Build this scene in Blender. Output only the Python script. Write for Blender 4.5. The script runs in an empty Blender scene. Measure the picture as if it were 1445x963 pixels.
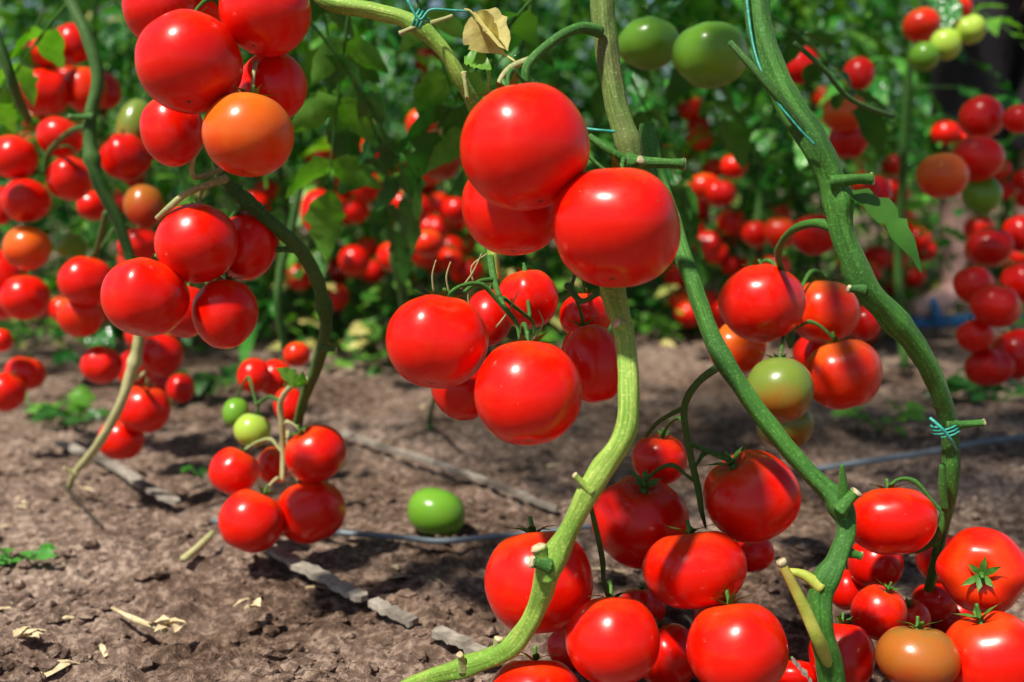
import bpy, math, random
from mathutils import Vector, Matrix, noise, Quaternion
R_ = random.Random(7)
S = bpy.context.scene
COL = S.collection
# ---------------------------------------------------------------- camera
F = 1550.0
PITCH = math.atan((481.5-250)/F)
CAMZ = 0.39
cam = bpy.data.cameras.new('camera'); camo = bpy.data.objects.new('camera', cam); COL.objects.link(camo)
camo.location = (0,0,CAMZ); camo.rotation_euler = (math.pi/2-PITCH,0,0)
cam.sensor_width = 36; cam.lens = F/1445*36; cam.clip_start = .02; cam.clip_end = 2000
cam.dof.use_dof = True; cam.dof.focus_distance = .80; cam.dof.aperture_fstop = 4.5
S.camera = camo
# ---------------------------------------------------------------- light
SUN = Vector((-.36,-.38,.85)).normalized()          # towards the sun
w = bpy.data.worlds.new('World'); S.world = w; w.use_nodes = True
nt = w.node_tree; bg = nt.nodes['Background']; sky = nt.nodes.new('ShaderNodeTexSky')
sky.sky_type = 'NISHITA'; sky.sun_disc = False
sky.sun_elevation = math.asin(SUN.z); sky.sun_rotation = math.atan2(SUN.x, SUN.y)
nt.links.new(sky.outputs[0], bg.inputs[0]); bg.inputs[1].default_value = .065
sl = bpy.data.lights.new('sun','SUN'); sl.energy = 5.0; sl.angle = math.radians(3.2); sl.color = (1,.94,.82)
so = bpy.data.objects.new('sun', sl); COL.objects.link(so); so.location = SUN*5
so.rotation_euler = SUN.to_track_quat('Z','Y').to_euler()
S.view_settings.view_transform = 'Standard'; S.view_settings.look = 'None'
S.view_settings.gamma = 1; S.view_settings.exposure = .38
# ---------------------------------------------------------------- pixel -> world
RT = Vector((1,0,0)); UP = Vector((0,math.sin(PITCH),math.cos(PITCH))); FW = Vector((0,math.cos(PITCH),-math.sin(PITCH)))
C0 = Vector((0,0,CAMZ))
def P(u,v,d): return C0 + RT*((u-722.5)/F*d) + UP*(-(v-481.5)/F*d) + FW*d
def gd(u,v,z=0):
    """distance at which the ray through a spot meets height z"""
    k = (UP*(-(v-481.5)/F)+FW).z
    return (z-CAMZ)/k
def G(u,v,z=0): return P(u,v,gd(u,v,z))
# ---------------------------------------------------------------- helpers
def tag(o,label=None,cat=None,group=None,kind=None):
    if label: o['label']=label
    if cat: o['category']=cat
    if group: o['group']=group
    if kind: o['kind']=kind
    return o
def empty(name,loc,label,cat,group=None):
    o = bpy.data.objects.new(name,None); COL.objects.link(o); o.location = loc; o.empty_display_size=.05
    return tag(o,label,cat,group)
class MB:
    def __init__(s): s.v=[]; s.f=[]; s.m=[]; s.t=[]
    def add(s,vs,fs,mi=0,tc=None):
        s.t += tc if tc else [(x[0]*120,x[1]*120,x[2]*120) for x in vs]
        b=len(s.v); s.v+= [tuple(x) for x in vs]; s.f += [tuple(i+b for i in f) for f in fs]; s.m += [mi]*len(fs)
    def mesh(s,name,mats,smooth=True):
        me = bpy.data.meshes.new(name); me.from_pydata(s.v,[],s.f)
        for m in (mats if isinstance(mats,(list,tuple)) else [mats]): me.materials.append(m)
        me.polygons.foreach_set('material_index', s.m)
        me.polygons.foreach_set('use_smooth', [smooth]*len(s.f)); me.update()
        if len(s.t)==len(s.v):
            at=me.attributes.new('grain','FLOAT_VECTOR','POINT'); at.data.foreach_set('vector',[c for x in s.t for c in x])
        return me
    def build(s,name,mats,parent=None,smooth=True):
        me = s.mesh(name,mats,smooth); o = bpy.data.objects.new(name,me); COL.objects.link(o)
        if parent is not None:
            o.parent = parent
            o.matrix_parent_inverse = Matrix.Identity(4)
            off = parent.location.copy()
            if off.length>0: me.transform(Matrix.Translation(-off))
        return o
def spline(pts,n):
    """catmull-rom through (Vector, radius)"""
    out=[]; P_=[(Vector(p),r) for p,r in pts]
    k=len(P_)
    for i in range(k-1):
        p0=P_[max(i-1,0)]; p1=P_[i]; p2=P_[i+1]; p3=P_[min(i+2,k-1)]
        for j in range(n):
            t=j/n
            a=[2*p1[0], p2[0]-p0[0], 2*p0[0]-5*p1[0]+4*p2[0]-p3[0], -p0[0]+3*p1[0]-3*p2[0]+p3[0]]
            q=(a[0]+a[1]*t+a[2]*t*t+a[3]*t**3)*.5
            out.append((q,p1[1]+(p2[1]-p1[1])*t))
    out.append(P_[-1]); return out
def tube(mb,pts,n=8,seg=10,ridge=0.,wob=0.,seed=0,cap=True,mi=0,knob=()):
    c = spline(pts,n) if n>0 else [(Vector(p),r) for p,r in pts]
    up=Vector((.31,.2,.93)); vs=[];fs=[]
    nrm=None; tcs=[]; ln=R_.random()*50
    for i,(p,r) in enumerate(c):
        if i: ln+=(p-c[i-1][0]).length*45
        a=c[max(i-1,0)][0]; b=c[min(i+1,len(c)-1)][0]; t=(b-a)
        if t.length<1e-9: t=Vector((0,0,1))
        t.normalize()
        if nrm is None:
            nrm=t.cross(up).normalized()
        nrm=(nrm-t*nrm.dot(t)).normalized(); bi=t.cross(nrm)
        s_=i/(len(c)-1)
        kk=1+sum(h*math.exp(-((s_-c_)/w_)**2) for c_,w_,h in knob)
        for j in range(seg):
            an=2*math.pi*j/seg
            rr=r*kk
            if ridge: rr*=1+ridge*math.cos(an*4+seed)+ridge*.5*math.cos(an*3+seed*2+s_*5)
            if wob: rr*=1+wob*noise.noise(p*60+Vector((seed,math.cos(an)*.8,math.sin(an)*.8)))
            vs.append(p+nrm*(math.cos(an)*rr)+bi*(math.sin(an)*rr)); tcs.append((math.cos(an)*2.2,math.sin(an)*2.2,ln))
    m=len(c)
    for i in range(m-1):
        for j in range(seg):
            k=(j+1)%seg
            fs.append((i*seg+j,i*seg+k,(i+1)*seg+k,(i+1)*seg+j))
    if cap:
        fs.append(tuple(range(seg-1,-1,-1))); fs.append(tuple((m-1)*seg+j for j in range(seg)))
    mb.add(vs,fs,mi,tcs)
# ---------------------------------------------------------------- materials
def mat(name):
    m=bpy.data.materials.new(name); m.use_nodes=True; t=m.node_tree; b=t.nodes['Principled BSDF']; return m,t,b
def N(t,ty,**kw):
    n=t.nodes.new(ty)
    for k,v in kw.items():
        if k in n.inputs.keys(): n.inputs[k].default_value=v
        else: setattr(n,k,v)
    return n
def ramp(t,src,stops):
    r=t.nodes.new('ShaderNodeValToRGB'); t.links.new(src,r.inputs[0]); e=r.color_ramp.elements
    while len(e)>1: e.remove(e[-1])
    e[0].position=stops[0][0]; e[0].color=(*stops[0][1],1)
    for p,c in stops[1:]:
        x=e.new(p); x.color=(*c,1)
    return r
def mixc(t,fac,a,b):
    m=t.nodes.new('ShaderNodeMix'); m.data_type='RGBA'
    for s,i in ((fac,0),(a,6),(b,7)):
        if isinstance(s,(int,float)): m.inputs[i].default_value=s
        elif isinstance(s,tuple): m.inputs[i].default_value=(*s,1)
        else: t.links.new(s,m.inputs[i])
    return m.outputs[2]
def tomato_mat(name,body,shoulder,bottom=None,rough=.3,sh0=.35,sh1=1.,scar=True,patch=.35):
    m,t,b=mat(name); L=t.links.new
    tc=N(t,'ShaderNodeTexCoord'); oi=N(t,'ShaderNodeObjectInfo')
    sep=N(t,'ShaderNodeSeparateXYZ'); L(tc.outputs['Object'],sep.inputs[0])
    off=N(t,'ShaderNodeVectorMath',operation='ADD'); L(tc.outputs['Object'],off.inputs[0])
    cmb=N(t,'ShaderNodeCombineXYZ'); mu=N(t,'ShaderNodeMath',operation='MULTIPLY'); mu.inputs[1].default_value=37.
    L(oi.outputs['Random'],mu.inputs[0]); L(mu.outputs[0],cmb.inputs[0]); L(mu.outputs[0],cmb.inputs[2]); L(cmb.outputs[0],off.inputs[1])
    n1=N(t,'ShaderNodeTexNoise',Scale=1.3,Detail=3.); L(off.outputs[0],n1.inputs[0])
    # z jittered by noise
    ad=N(t,'ShaderNodeMath',operation='MULTIPLY_ADD'); L(n1.outputs[0],ad.inputs[0]); ad.inputs[1].default_value=.9; L(sep.outputs[2],ad.inputs[2])
    mr=N(t,'ShaderNodeMapRange'); mr.interpolation_type='SMOOTHSTEP'; L(ad.outputs[0],mr.inputs[0]); mr.inputs[1].default_value=sh0+.45; mr.inputs[2].default_value=sh1+.5
    c=mixc(t,mr.outputs[0],body,shoulder)
    if bottom:
        mb_=N(t,'ShaderNodeMapRange'); mb_.interpolation_type='SMOOTHSTEP'; L(ad.outputs[0],mb_.inputs[0]); mb_.inputs[1].default_value=.5; mb_.inputs[2].default_value=-.5
        c=mixc(t,mb_.outputs[0],c,bottom)
    # per fruit tint
    d=tuple(x*.72 for x in body)
    rr=N(t,'ShaderNodeMath',operation='MULTIPLY'); L(oi.outputs['Random'],rr.inputs[0]); rr.inputs[1].default_value=patch
    c=mixc(t,rr.outputs[0],c,d)
    # pale specks in the skin
    vo=N(t,'ShaderNodeTexVoronoi',Scale=26.); L(off.outputs[0],vo.inputs[0])
    sp=ramp(t,vo.outputs[0],[(0,(1,1,1)),(.09,(0,0,0))])
    sm=N(t,'ShaderNodeMath',operation='MULTIPLY'); L(sp.outputs[0],sm.inputs[0]); sm.inputs[1].default_value=.16
    c=mixc(t,sm.outputs[0],c,(.8,.42,.2))
    st=N(t,'ShaderNodeTexNoise',Scale=2.6,Detail=5.,Roughness=.7); L(off.outputs[0],st.inputs[0])
    sr=ramp(t,st.outputs[0],[(.5,(0,0,0)),(.75,(1,1,1))]); sf=N(t,'ShaderNodeMath',operation='MULTIPLY'); L(sr.outputs[0],sf.inputs[0]); sf.inputs[1].default_value=.3
    c=mixc(t,sf.outputs[0],c,shoulder)
    dv=N(t,'ShaderNodeTexVoronoi',Scale=3.1); L(off.outputs[0],dv.inputs[0])
    dr=ramp(t,dv.outputs[0],[(.02,(1,1,1)),(.045,(0,0,0))])
    c=mixc(t,dr.outputs[0],c,(.3,.16,.06))
    # blossom scar
    if scar:
        xy=N(t,'ShaderNodeVectorMath',operation='MULTIPLY'); L(tc.outputs['Object'],xy.inputs[0]); xy.inputs[1].default_value=(1,1,0)
        le=N(t,'ShaderNodeVectorMath',operation='LENGTH'); L(xy.outputs[0],le.inputs[0])
        s1=ramp(t,le.outputs['Value'],[(.03,(1,1,1)),(.055,(0,0,0))])
        lt=N(t,'ShaderNodeMath',operation='LESS_THAN'); L(sep.outputs[2],lt.inputs[0]); lt.inputs[1].default_value=0
        s2=N(t,'ShaderNodeMath',operation='MULTIPLY'); L(s1.outputs[0],s2.inputs[0]); L(lt.outputs[0],s2.inputs[1])
        c=mixc(t,s2.outputs[0],c,(.08,.03,.01))
    L(c,b.inputs['Base Color'])
    # dusty gloss
    n2=N(t,'ShaderNodeTexNoise',Scale=5.,Detail=5.,Roughness=.7); L(off.outputs[0],n2.inputs[0])
    r2=N(t,'ShaderNodeMapRange'); L(n2.outputs[0],r2.inputs[0]); r2.inputs[1].default_value=.35; r2.inputs[2].default_value=.7; r2.inputs[3].default_value=rough-.05; r2.inputs[4].default_value=rough+.12
    L(r2.outputs[0],b.inputs['Roughness'])
    b.inputs['Specular IOR Level'].default_value=.16
    b.inputs['Coat Weight'].default_value=.55; b.inputs['Coat Roughness'].default_value=.23
    b.inputs['Subsurface Weight'].default_value=.12; b.inputs['Subsurface Radius'].default_value=(.3,.04,.01); b.inputs['Subsurface Scale'].default_value=.02
    n3=N(t,'ShaderNodeTexNoise',Scale=9.,Detail=2.); L(off.outputs[0],n3.inputs[0])
    bu=N(t,'ShaderNodeBump',Strength=.06,Distance=.002); L(n3.outputs[0],bu.inputs['Height']); L(bu.outputs[0],b.inputs['Normal'])
    return m
TM={
 'red':   tomato_mat('red_tomato_skin',(.78,.006,.0004),(.78,.055,.005)),
 'deep':  tomato_mat('deep_and_shaded_red_skin',(.66,.004,.0004),(.62,.02,.002),sh0=.6),  # deep red fruit; also puts shade into the colour of the shaded ones
 'orange':tomato_mat('orange_tomato_skin',(.76,.12,.006),(.66,.19,.02),(.78,.035,.002),patch=.2),
 'ored':  tomato_mat('orange_red_tomato_skin',(.78,.02,.001),(.72,.12,.01),sh0=.1,sh1=.9,patch=.2),
 'brown': tomato_mat('turning_tomato_skin',(.42,.12,.015),(.24,.15,.03),(.5,.03,.008),patch=.2),
 'green': tomato_mat('green_tomato_skin',(.15,.35,.025),(.1,.28,.025),scar=False,patch=.3),
 'lime':  tomato_mat('pale_green_tomato_skin',(.38,.55,.06),(.34,.5,.1),scar=False,patch=.15),
 'dgreen':tomato_mat('dull_green_tomato_skin',(.17,.24,.03),(.16,.24,.05),(.34,.13,.015),patch=.15),
}
def plant_mat(name,c1,c2,c3=None,rough=.45,scale=60.,trans=.0,bump=.3,spec=.4):
    m,t,b=mat(name); L=t.links.new
    tc=N(t,'ShaderNodeTexCoord'); g=N(t,'ShaderNodeNewGeometry')
    n=N(t,'ShaderNodeTexNoise',Scale=scale,Detail=4.,Roughness=.6); L(g.outputs['Position'],n.inputs[0])
    r=ramp(t,n.outputs[0],[(.3,c1),(.68,c2)]); c=r.outputs[0]
    if c3:
        n2=N(t,'ShaderNodeTexNoise',Scale=scale*.17,Detail=2.); L(g.outputs['Position'],n2.inputs[0])
        r2=ramp(t,n2.outputs[0],[(.5,(0,0,0)),(.66,(1,1,1))]); c=mixc(t,r2.outputs[0],c,c3)
    L(c,b.inputs['Base Color']); b.inputs['Roughness'].default_value=rough; b.inputs['Specular IOR Level'].default_value=spec
    n3=N(t,'ShaderNodeTexNoise',Scale=scale*5,Detail=3.); L(g.outputs['Position'],n3.inputs[0])
    bu=N(t,'ShaderNodeBump',Strength=bump,Distance=.001); L(n3.outputs[0],bu.inputs['Height']); L(bu.outputs[0],b.inputs['Normal'])
    if trans:
        tr=N(t,'ShaderNodeBsdfTranslucent'); mx=N(t,'ShaderNodeMixShader'); mx.inputs[0].default_value=trans
        hs=N(t,'ShaderNodeHueSaturation',Value=1.6,Saturation=1.1); L(c,hs.inputs['Color']); L(hs.outputs[0],tr.inputs[0])
        L(b.outputs[0],mx.inputs[1]); L(tr.outputs[0],mx.inputs[2]); L(mx.outputs[0],t.nodes['Material Output'].inputs[0])
    return m
LEAF=plant_mat('tomato_leaf',(.012,.075,.012),(.04,.18,.018),(.08,.21,.025),rough=.4,trans=.28,scale=35,spec=.5)
def glints(m,lo,hi,bump):
    t=m.node_tree; b=t.nodes['Principled BSDF']; g=N(t,'ShaderNodeNewGeometry')
    n=N(t,'ShaderNodeTexNoise',Scale=22.,Detail=1.); t.links.new(g.outputs['Position'],n.inputs[0])
    mr=N(t,'ShaderNodeMapRange'); t.links.new(n.outputs[0],mr.inputs[0]); mr.inputs[1].default_value=.4; mr.inputs[2].default_value=.6; mr.inputs[3].default_value=lo; mr.inputs[4].default_value=hi
    t.links.new(mr.outputs[0],b.inputs['Roughness']); b.inputs['Specular IOR Level'].default_value=.5
    w_=N(t,'ShaderNodeTexVoronoi',Scale=95.); t.links.new(g.outputs['Position'],w_.inputs[0])
    bu=N(t,'ShaderNodeBump',Strength=bump,Distance=.004); t.links.new(w_.outputs[0],bu.inputs['Height']); t.links.new(bu.outputs[0],b.inputs['Normal'])
LEAFG=plant_mat('far_tomato_leaf',(.005,.06,.012),(.04,.25,.03),(.11,.36,.05),rough=.3,trans=.22,scale=35,spec=.5)  # lighter tones put sunlit highlights into the far leaf colour
glints(LEAFG,.1,.36,.9)
LEAFL=plant_mat('bright_and_sunlit_leaf',(.07,.25,.02),(.2,.45,.06),rough=.42,trans=.35,scale=40)  # own colour of the bright weeds; in vine and plant foliage, painted sunlight
LEAFD=plant_mat('dry_leaf',(.4,.34,.07),(.68,.62,.25),(.28,.38,.06),rough=.7,trans=.2)
STEM=plant_mat('green_stem',(.06,.2,.02),(.15,.34,.04),(.1,.24,.03),rough=.5,scale=90)
STEML=plant_mat('light_green_stem',(.16,.36,.05),(.4,.55,.15),(.24,.42,.08),rough=.5,scale=110)
STEMD=plant_mat('dark_green_stem',(.025,.09,.015),(.07,.19,.03),(.1,.2,.04),rough=.5,scale=90)
STEMY=plant_mat('drying_stem',(.35,.36,.16),(.6,.56,.32),(.26,.3,.08),rough=.65,scale=110)
SCAR=plant_mat('pale_cut_end',(.28,.2,.1),(.62,.55,.34),rough=.7,scale=200)
CALYX=plant_mat('calyx_green',(.03,.12,.015),(.09,.24,.03),rough=.5,scale=200)
TWINE=plant_mat('turquoise_twine',(.01,.2,.15),(.06,.42,.33),rough=.35,scale=300)
WOOD=plant_mat('grey_weathered_wood',(.16,.14,.115),(.42,.37,.31),(.1,.08,.065),rough=.85,scale=70,bump=.6)
HOSE=plant_mat('grey_drip_hose',(.1,.13,.16),(.22,.27,.31),rough=.5,scale=40)
STRAW=plant_mat('straw_litter',(.4,.3,.16),(.7,.58,.36),rough=.8,scale=90)
SKIN=plant_mat('skin',(.72,.4,.35),(.8,.5,.44),rough=.5,scale=12,bump=.05)
CLOTHP=plant_mat('mauve_cloth',(.3,.14,.16),(.4,.2,.22),rough=.9,scale=50)
CLOTHD=plant_mat('dark_cloth',(.012,.012,.016),(.03,.025,.03),rough=.9,scale=50)
SHOE=plant_mat('blue_rubber',(.03,.16,.4),(.06,.25,.55),rough=.45,scale=40,bump=.05)
HAIR=plant_mat('dark_hair',(.01,.008,.006),(.03,.02,.015),rough=.6,scale=80)
def soil_mat(name,k=1.4):
    m,t,b=mat(name); L=t.links.new; g=N(t,'ShaderNodeNewGeometry')
    n=N(t,'ShaderNodeTexNoise',Scale=7.,Detail=6.,Roughness=.65); L(g.outputs['Position'],n.inputs[0])
    a=ramp(t,n.outputs[0],[(.3,(.075*k,.048*k,.035*k)),(.5,(.165*k,.113*k,.087*k)),(.72,(.30*k,.222*k,.18*k))])
    n2=N(t,'ShaderNodeTexNoise',Scale=95.,Detail=5.,Roughness=.7); L(g.outputs['Position'],n2.inputs[0])
    c2=ramp(t,n2.outputs[0],[(.38,(.03,.019,.013)),(.5,(.16*k,.108*k,.083*k)),(.6,(.48*k,.37*k,.30*k))])
    c=mixc(t,.5,a.outputs[0],c2.outputs[0])
    v=N(t,'ShaderNodeTexVoronoi',Scale=130.); L(g.outputs['Position'],v.inputs[0])
    vr=ramp(t,v.outputs[0],[(.1,(1,1,1)),(.2,(0,0,0))]); 
    sel=N(t,'ShaderNodeTexNoise',Scale=30.); L(g.outputs['Position'],sel.inputs[0])
    sr=ramp(t,sel.outputs[0],[(.55,(0,0,0)),(.65,(1,1,1))])
    mm=N(t,'ShaderNodeMath',operation='MULTIPLY'); L(vr.outputs[0],mm.inputs[0]); L(sr.outputs[0],mm.inputs[1])
    c=mixc(t,mm.outputs[0],c,(.5,.4,.3))
    pn=N(t,'ShaderNodeTexNoise',Scale=2.3,Detail=4.,Roughness=.6); L(g.outputs['Position'],pn.inputs[0])
    pr=ramp(t,pn.outputs[0],[(.42,(.55,.5,.46)),(.58,(1,1,1))])
    ml=t.nodes.new('ShaderNodeMix'); ml.data_type='RGBA'; ml.blend_type='MULTIPLY'; ml.inputs[0].default_value=1; L(c,ml.inputs[6]); L(pr.outputs[0],ml.inputs[7]); c=ml.outputs[2]
    L(c,b.inputs['Base Color']); b.inputs['Roughness'].default_value=.95; b.inputs['Specular IOR Level'].default_value=.15
    bu=N(t,'ShaderNodeBump',Strength=1.,Distance=.009); L(n2.outputs[0],bu.inputs['Height']); L(bu.outputs[0],b.inputs['Normal'])
    return m
SOIL=soil_mat('soil')
def stem_mat(name,c1,c2,c3,sheen=.25):
    m,t,b=mat(name); L=t.links.new
    at=N(t,'ShaderNodeAttribute',attribute_name='grain'); g=N(t,'ShaderNodeNewGeometry')
    sc=N(t,'ShaderNodeVectorMath',operation='MULTIPLY'); L(at.outputs['Vector'],sc.inputs[0]); sc.inputs[1].default_value=(1.6,1.6,.35)
    n=N(t,'ShaderNodeTexNoise',Scale=1.5,Detail=5.,Roughness=.65); L(sc.outputs[0],n.inputs[0])
    r=ramp(t,n.outputs[0],[(.3,c1),(.5,tuple((a+b_)/2 for a,b_ in zip(c1,c2))),(.66,c2)])
    n2=N(t,'ShaderNodeTexNoise',Scale=14.,Detail=3.); L(g.outputs['Position'],n2.inputs[0])
    r2=ramp(t,n2.outputs[0],[(.46,(0,0,0)),(.64,(1,1,1))])
    n4=N(t,'ShaderNodeTexNoise',Scale=420.,Detail=3.,Roughness=.7); L(g.outputs['Position'],n4.inputs[0])
    r4=ramp(t,n4.outputs[0],[(.54,(0,0,0)),(.68,(1,1,1))])
    f=N(t,'ShaderNodeMath',operation='MULTIPLY'); L(r2.outputs[0],f.inputs[0]); f.inputs[1].default_value=.7
    c=mixc(t,f.outputs[0],r.outputs[0],c3)
    f2=N(t,'ShaderNodeMath',operation='MULTIPLY'); L(r4.outputs[0],f2.inputs[0]); f2.inputs[1].default_value=.45
    c=mixc(t,f2.outputs[0],c,tuple(min(.8,x*1.9+.03) for x in c2))
    L(c,b.inputs['Base Color']); b.inputs['Roughness'].default_value=.6; b.inputs['Specular IOR Level'].default_value=.3
    b.inputs['Sheen Weight'].default_value=.07; b.inputs['Sheen Roughness'].default_value=.4; b.inputs['Sheen Tint'].default_value=(.8,1,.6,1)
    mx=N(t,'ShaderNodeMath',operation='MULTIPLY_ADD'); L(n4.outputs[0],mx.inputs[0]); mx.inputs[1].default_value=.5; L(n.outputs[0],mx.inputs[2])
    bu=N(t,'ShaderNodeBump',Strength=.55,Distance=.0015); L(mx.outputs[0],bu.inputs['Height']); L(bu.outputs[0],b.inputs['Normal'])
    return m
STEM=stem_mat('green_stem',(.02,.1,.012),(.07,.22,.025),(.03,.11,.02))
STEMO=stem_mat('olive_stem',(.06,.1,.02),(.16,.24,.05),(.12,.1,.04))
STEML=stem_mat('light_green_stem',(.12,.3,.025),(.42,.56,.11),(.13,.3,.03))
STEMD=stem_mat('dark_green_stem',(.015,.06,.01),(.05,.15,.02),(.07,.14,.03))
STEMY=stem_mat('drying_stem',(.28,.3,.11),(.6,.54,.28),(.2,.26,.06))
# ---------------------------------------------------------------- ground
def gh(x,y):
    p=Vector((x,y,0))
    dd=math.exp(-max(0,y-3)/3)
    z=.010*noise.noise(p*3.1)+.012*noise.noise(p*8)
    r=abs(noise.noise(p*21+Vector((3,1,0)))); z+=.011*(r-.25)
    r=noise.noise(p*47); z+=.009*(r if r>0 else r*.4)
    r=noise.noise(p*105); z+=.006*(r if r>0 else r*.5)
    return z*dd-.004
xs=[-1.0+i*2.3/430 for i in range(431)]
xl=[];s=.006;x=-1.0
while x>-600: x-=s; s*=1.17; xl.append(x)
xr=[];s=.006;x=1.3
while x<600: x+=s; s*=1.17; xr.append(x)
xs=xl[::-1]+xs+xr
ys=[];y=.55;s=.0045
yb=[];q=.55;s2=.02
while q>-300: q-=s2; s2*=1.3; yb.append(q)
while y<900:
    ys.append(y); y+=s
    if y>1.2: s*=1.009 if y<4 else 1.12
ys=yb[::-1]+ys
vs=[];fs=[]
for y in ys:
    far = y<.4 or y>8
    for x in xs:
        vs.append((x,y,0 if far or abs(x)>5 else gh(x,y)))
nx=len(xs)
for j in range(len(ys)-1):
    for i in range(nx-1): fs.append((j*nx+i,j*nx+i+1,(j+1)*nx+i+1,(j+1)*nx+i))
mb=MB(); mb.v=vs; mb.f=fs; mb.m=[0]*len(fs)
tag(mb.build('ground',SOIL),kind='structure')
# clods and litter
def clod(mb,c,r,mi=0):
    t=(1+5**.5)/2
    vs=[(-1,t,0),(1,t,0),(-1,-t,0),(1,-t,0),(0,-1,t),(0,1,t),(0,-1,-t),(0,1,-t),(t,0,-1),(t,0,1),(-t,0,-1),(-t,0,1)]
    fs=[(0,11,5),(0,5,1),(0,1,7),(0,7,10),(0,10,11),(1,5,9),(5,11,4),(11,10,2),(10,7,6),(7,1,8),(3,9,4),(3,4,2),(3,2,6),(3,6,8),(3,8,9),(4,9,5),(2,4,11),(6,2,10),(8,6,7),(9,8,1)]
    q=Quaternion((R_.random()-.5,R_.random()-.5,R_.random()-.5,R_.random()-.5)).normalized()
    sc=Vector((R_.uniform(.7,1.3),R_.uniform(.7,1.3),R_.uniform(.45,.8)))*r/1.9
    out=[]
    for v in vs:
        v=q@Vector(v); v*=R_.uniform(.75,1.2); out.append(c+Vector((v.x*sc.x,v.y*sc.y,v.z*sc.z)))
    mb.add(out,fs,mi)
cl=MB()
for i in range(9000):
    y=.75+2.6*R_.random()**1.7; x=R_.uniform(-.55,.6)*(y+.15)
    if noise.noise(Vector((x*5,y*5,2)))<-.12 and R_.random()<.75: continue
    r=.0014+.0085*R_.random()**3.
    clod(cl,Vector((x,y,gh(x,y)+r*.25)),r)
tag(cl.build('soil_clods',soil_mat('clod_soil',1.5),smooth=False),'loose brown soil clods scattered over the ground','soil',kind='stuff')
li=MB()
for i in range(420):
    y=.78+2.6*R_.random()**1.6; x=R_.uniform(-.55,.6)*(y+.1)
    if noise.noise(Vector((x*4,y*4,9)))<.02: continue
    a=R_.uniform(0,6.3); l=R_.uniform(.004,.018); wd=R_.uniform(.0007,.0022)*(1+ (R_.random()<.15)*2)
    d=Vector((math.cos(a),math.sin(a),R_.uniform(-.15,.25))); n=Vector((-d.y,d.x,R_.uniform(-.4,.4))).normalized()
    c=Vector((x,y,gh(x,y)+.003)); u=Vector((0,0,.001))
    li.add([c-d*l-n*wd,c-d*l+n*wd,c+n*wd*1.4+u*2,c-n*wd*1.2+u*2,c+d*l+n*wd*.5,c+d*l-n*wd*.5],[(0,1,2,3),(3,2,4,5)])
tag(li.build('plant_litter',STRAW,smooth=False),'dry straw and leaf scraps scattered over the soil','litter',kind='stuff')
# ---------------------------------------------------------------- leaves
PROF=[(0,.04),(.1,.5),(.22,.92),(.3,.78),(.42,1.),(.52,.8),(.64,.78),(.74,.52),(.86,.34),(1,0)]
def leaflet(mb,base,d,n,L,W,rng,fold=.25,droop=.35,mi=0,prof=PROF):
    d=d.normalized(); s=d.cross(n)
    if s.length<1e-4: s=Vector((1,0,0))
    s.normalize(); n=s.cross(d).normalized()
    vs=[];fs=[]; tw=rng.uniform(-.3,.3)
    for i,(t,w_) in enumerate(prof):
        c=base+d*(L*t*(1-.12*droop*t))-n*(droop*L*t*t*.6)
        a=tw*t; sd=s*math.cos(a)+n*math.sin(a); nn=n*math.cos(a)-s*math.sin(a)
        ww=W*.5*w_*rng.uniform(.85,1.12); lift=nn*(fold*ww)
        e=nn*rng.uniform(-.08,.08)*W
        vs+= [c-sd*ww+lift+e, c, c+sd*ww+lift-e]
        if i: 
            b=(i-1)*3; fs+=[(b,b+1,b+4,b+3),(b+1,b+2,b+5,b+4)]
    mb.add(vs,fs,mi)
def compound(mb,base,d,L,rng,scale=1.,pairs=3,mi=0,smi=1,droop=.5,stemseg=4,lk=1.):
    """a tomato leaf: rachis with leaflet pairs and a terminal leaflet"""
    d=d.normalized(); n=Vector((0,0,1)); s=d.cross(n)
    if s.length<.1: s=Vector((1,0,0))
    s.normalize(); n=s.cross(d)
    def pt(t): return base+d*(L*t)-Vector((0,0,1))*(droop*L*t*t*.5)
    tube(mb,[(pt(i/4),.0022*scale*(1-.18*i)) for i in range(5)],n=1,seg=stemseg,mi=smi,cap=False)
    for k in range(pairs):
        t=.3+.55*k/max(pairs-1,1)
        c=pt(t); l=lk*L*rng.uniform(.3,.4)*(1.-.15*abs(k-1))
        for sg in (-1,1):
            dd=(d*.55+s*sg*rng.uniform(.7,1)+Vector((0,0,rng.uniform(-.55,.1))))
            leaflet(mb,c,dd,n+Vector((rng.uniform(-.4,.4),rng.uniform(-.4,.4),0)),l,l*rng.uniform(.45,.6),rng,droop=rng.uniform(.1,.7),mi=mi)
    leaflet(mb,pt(.97),d-Vector((0,0,droop)),n,L*.42*lk,L*.24*lk,rng,mi=mi)
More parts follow.
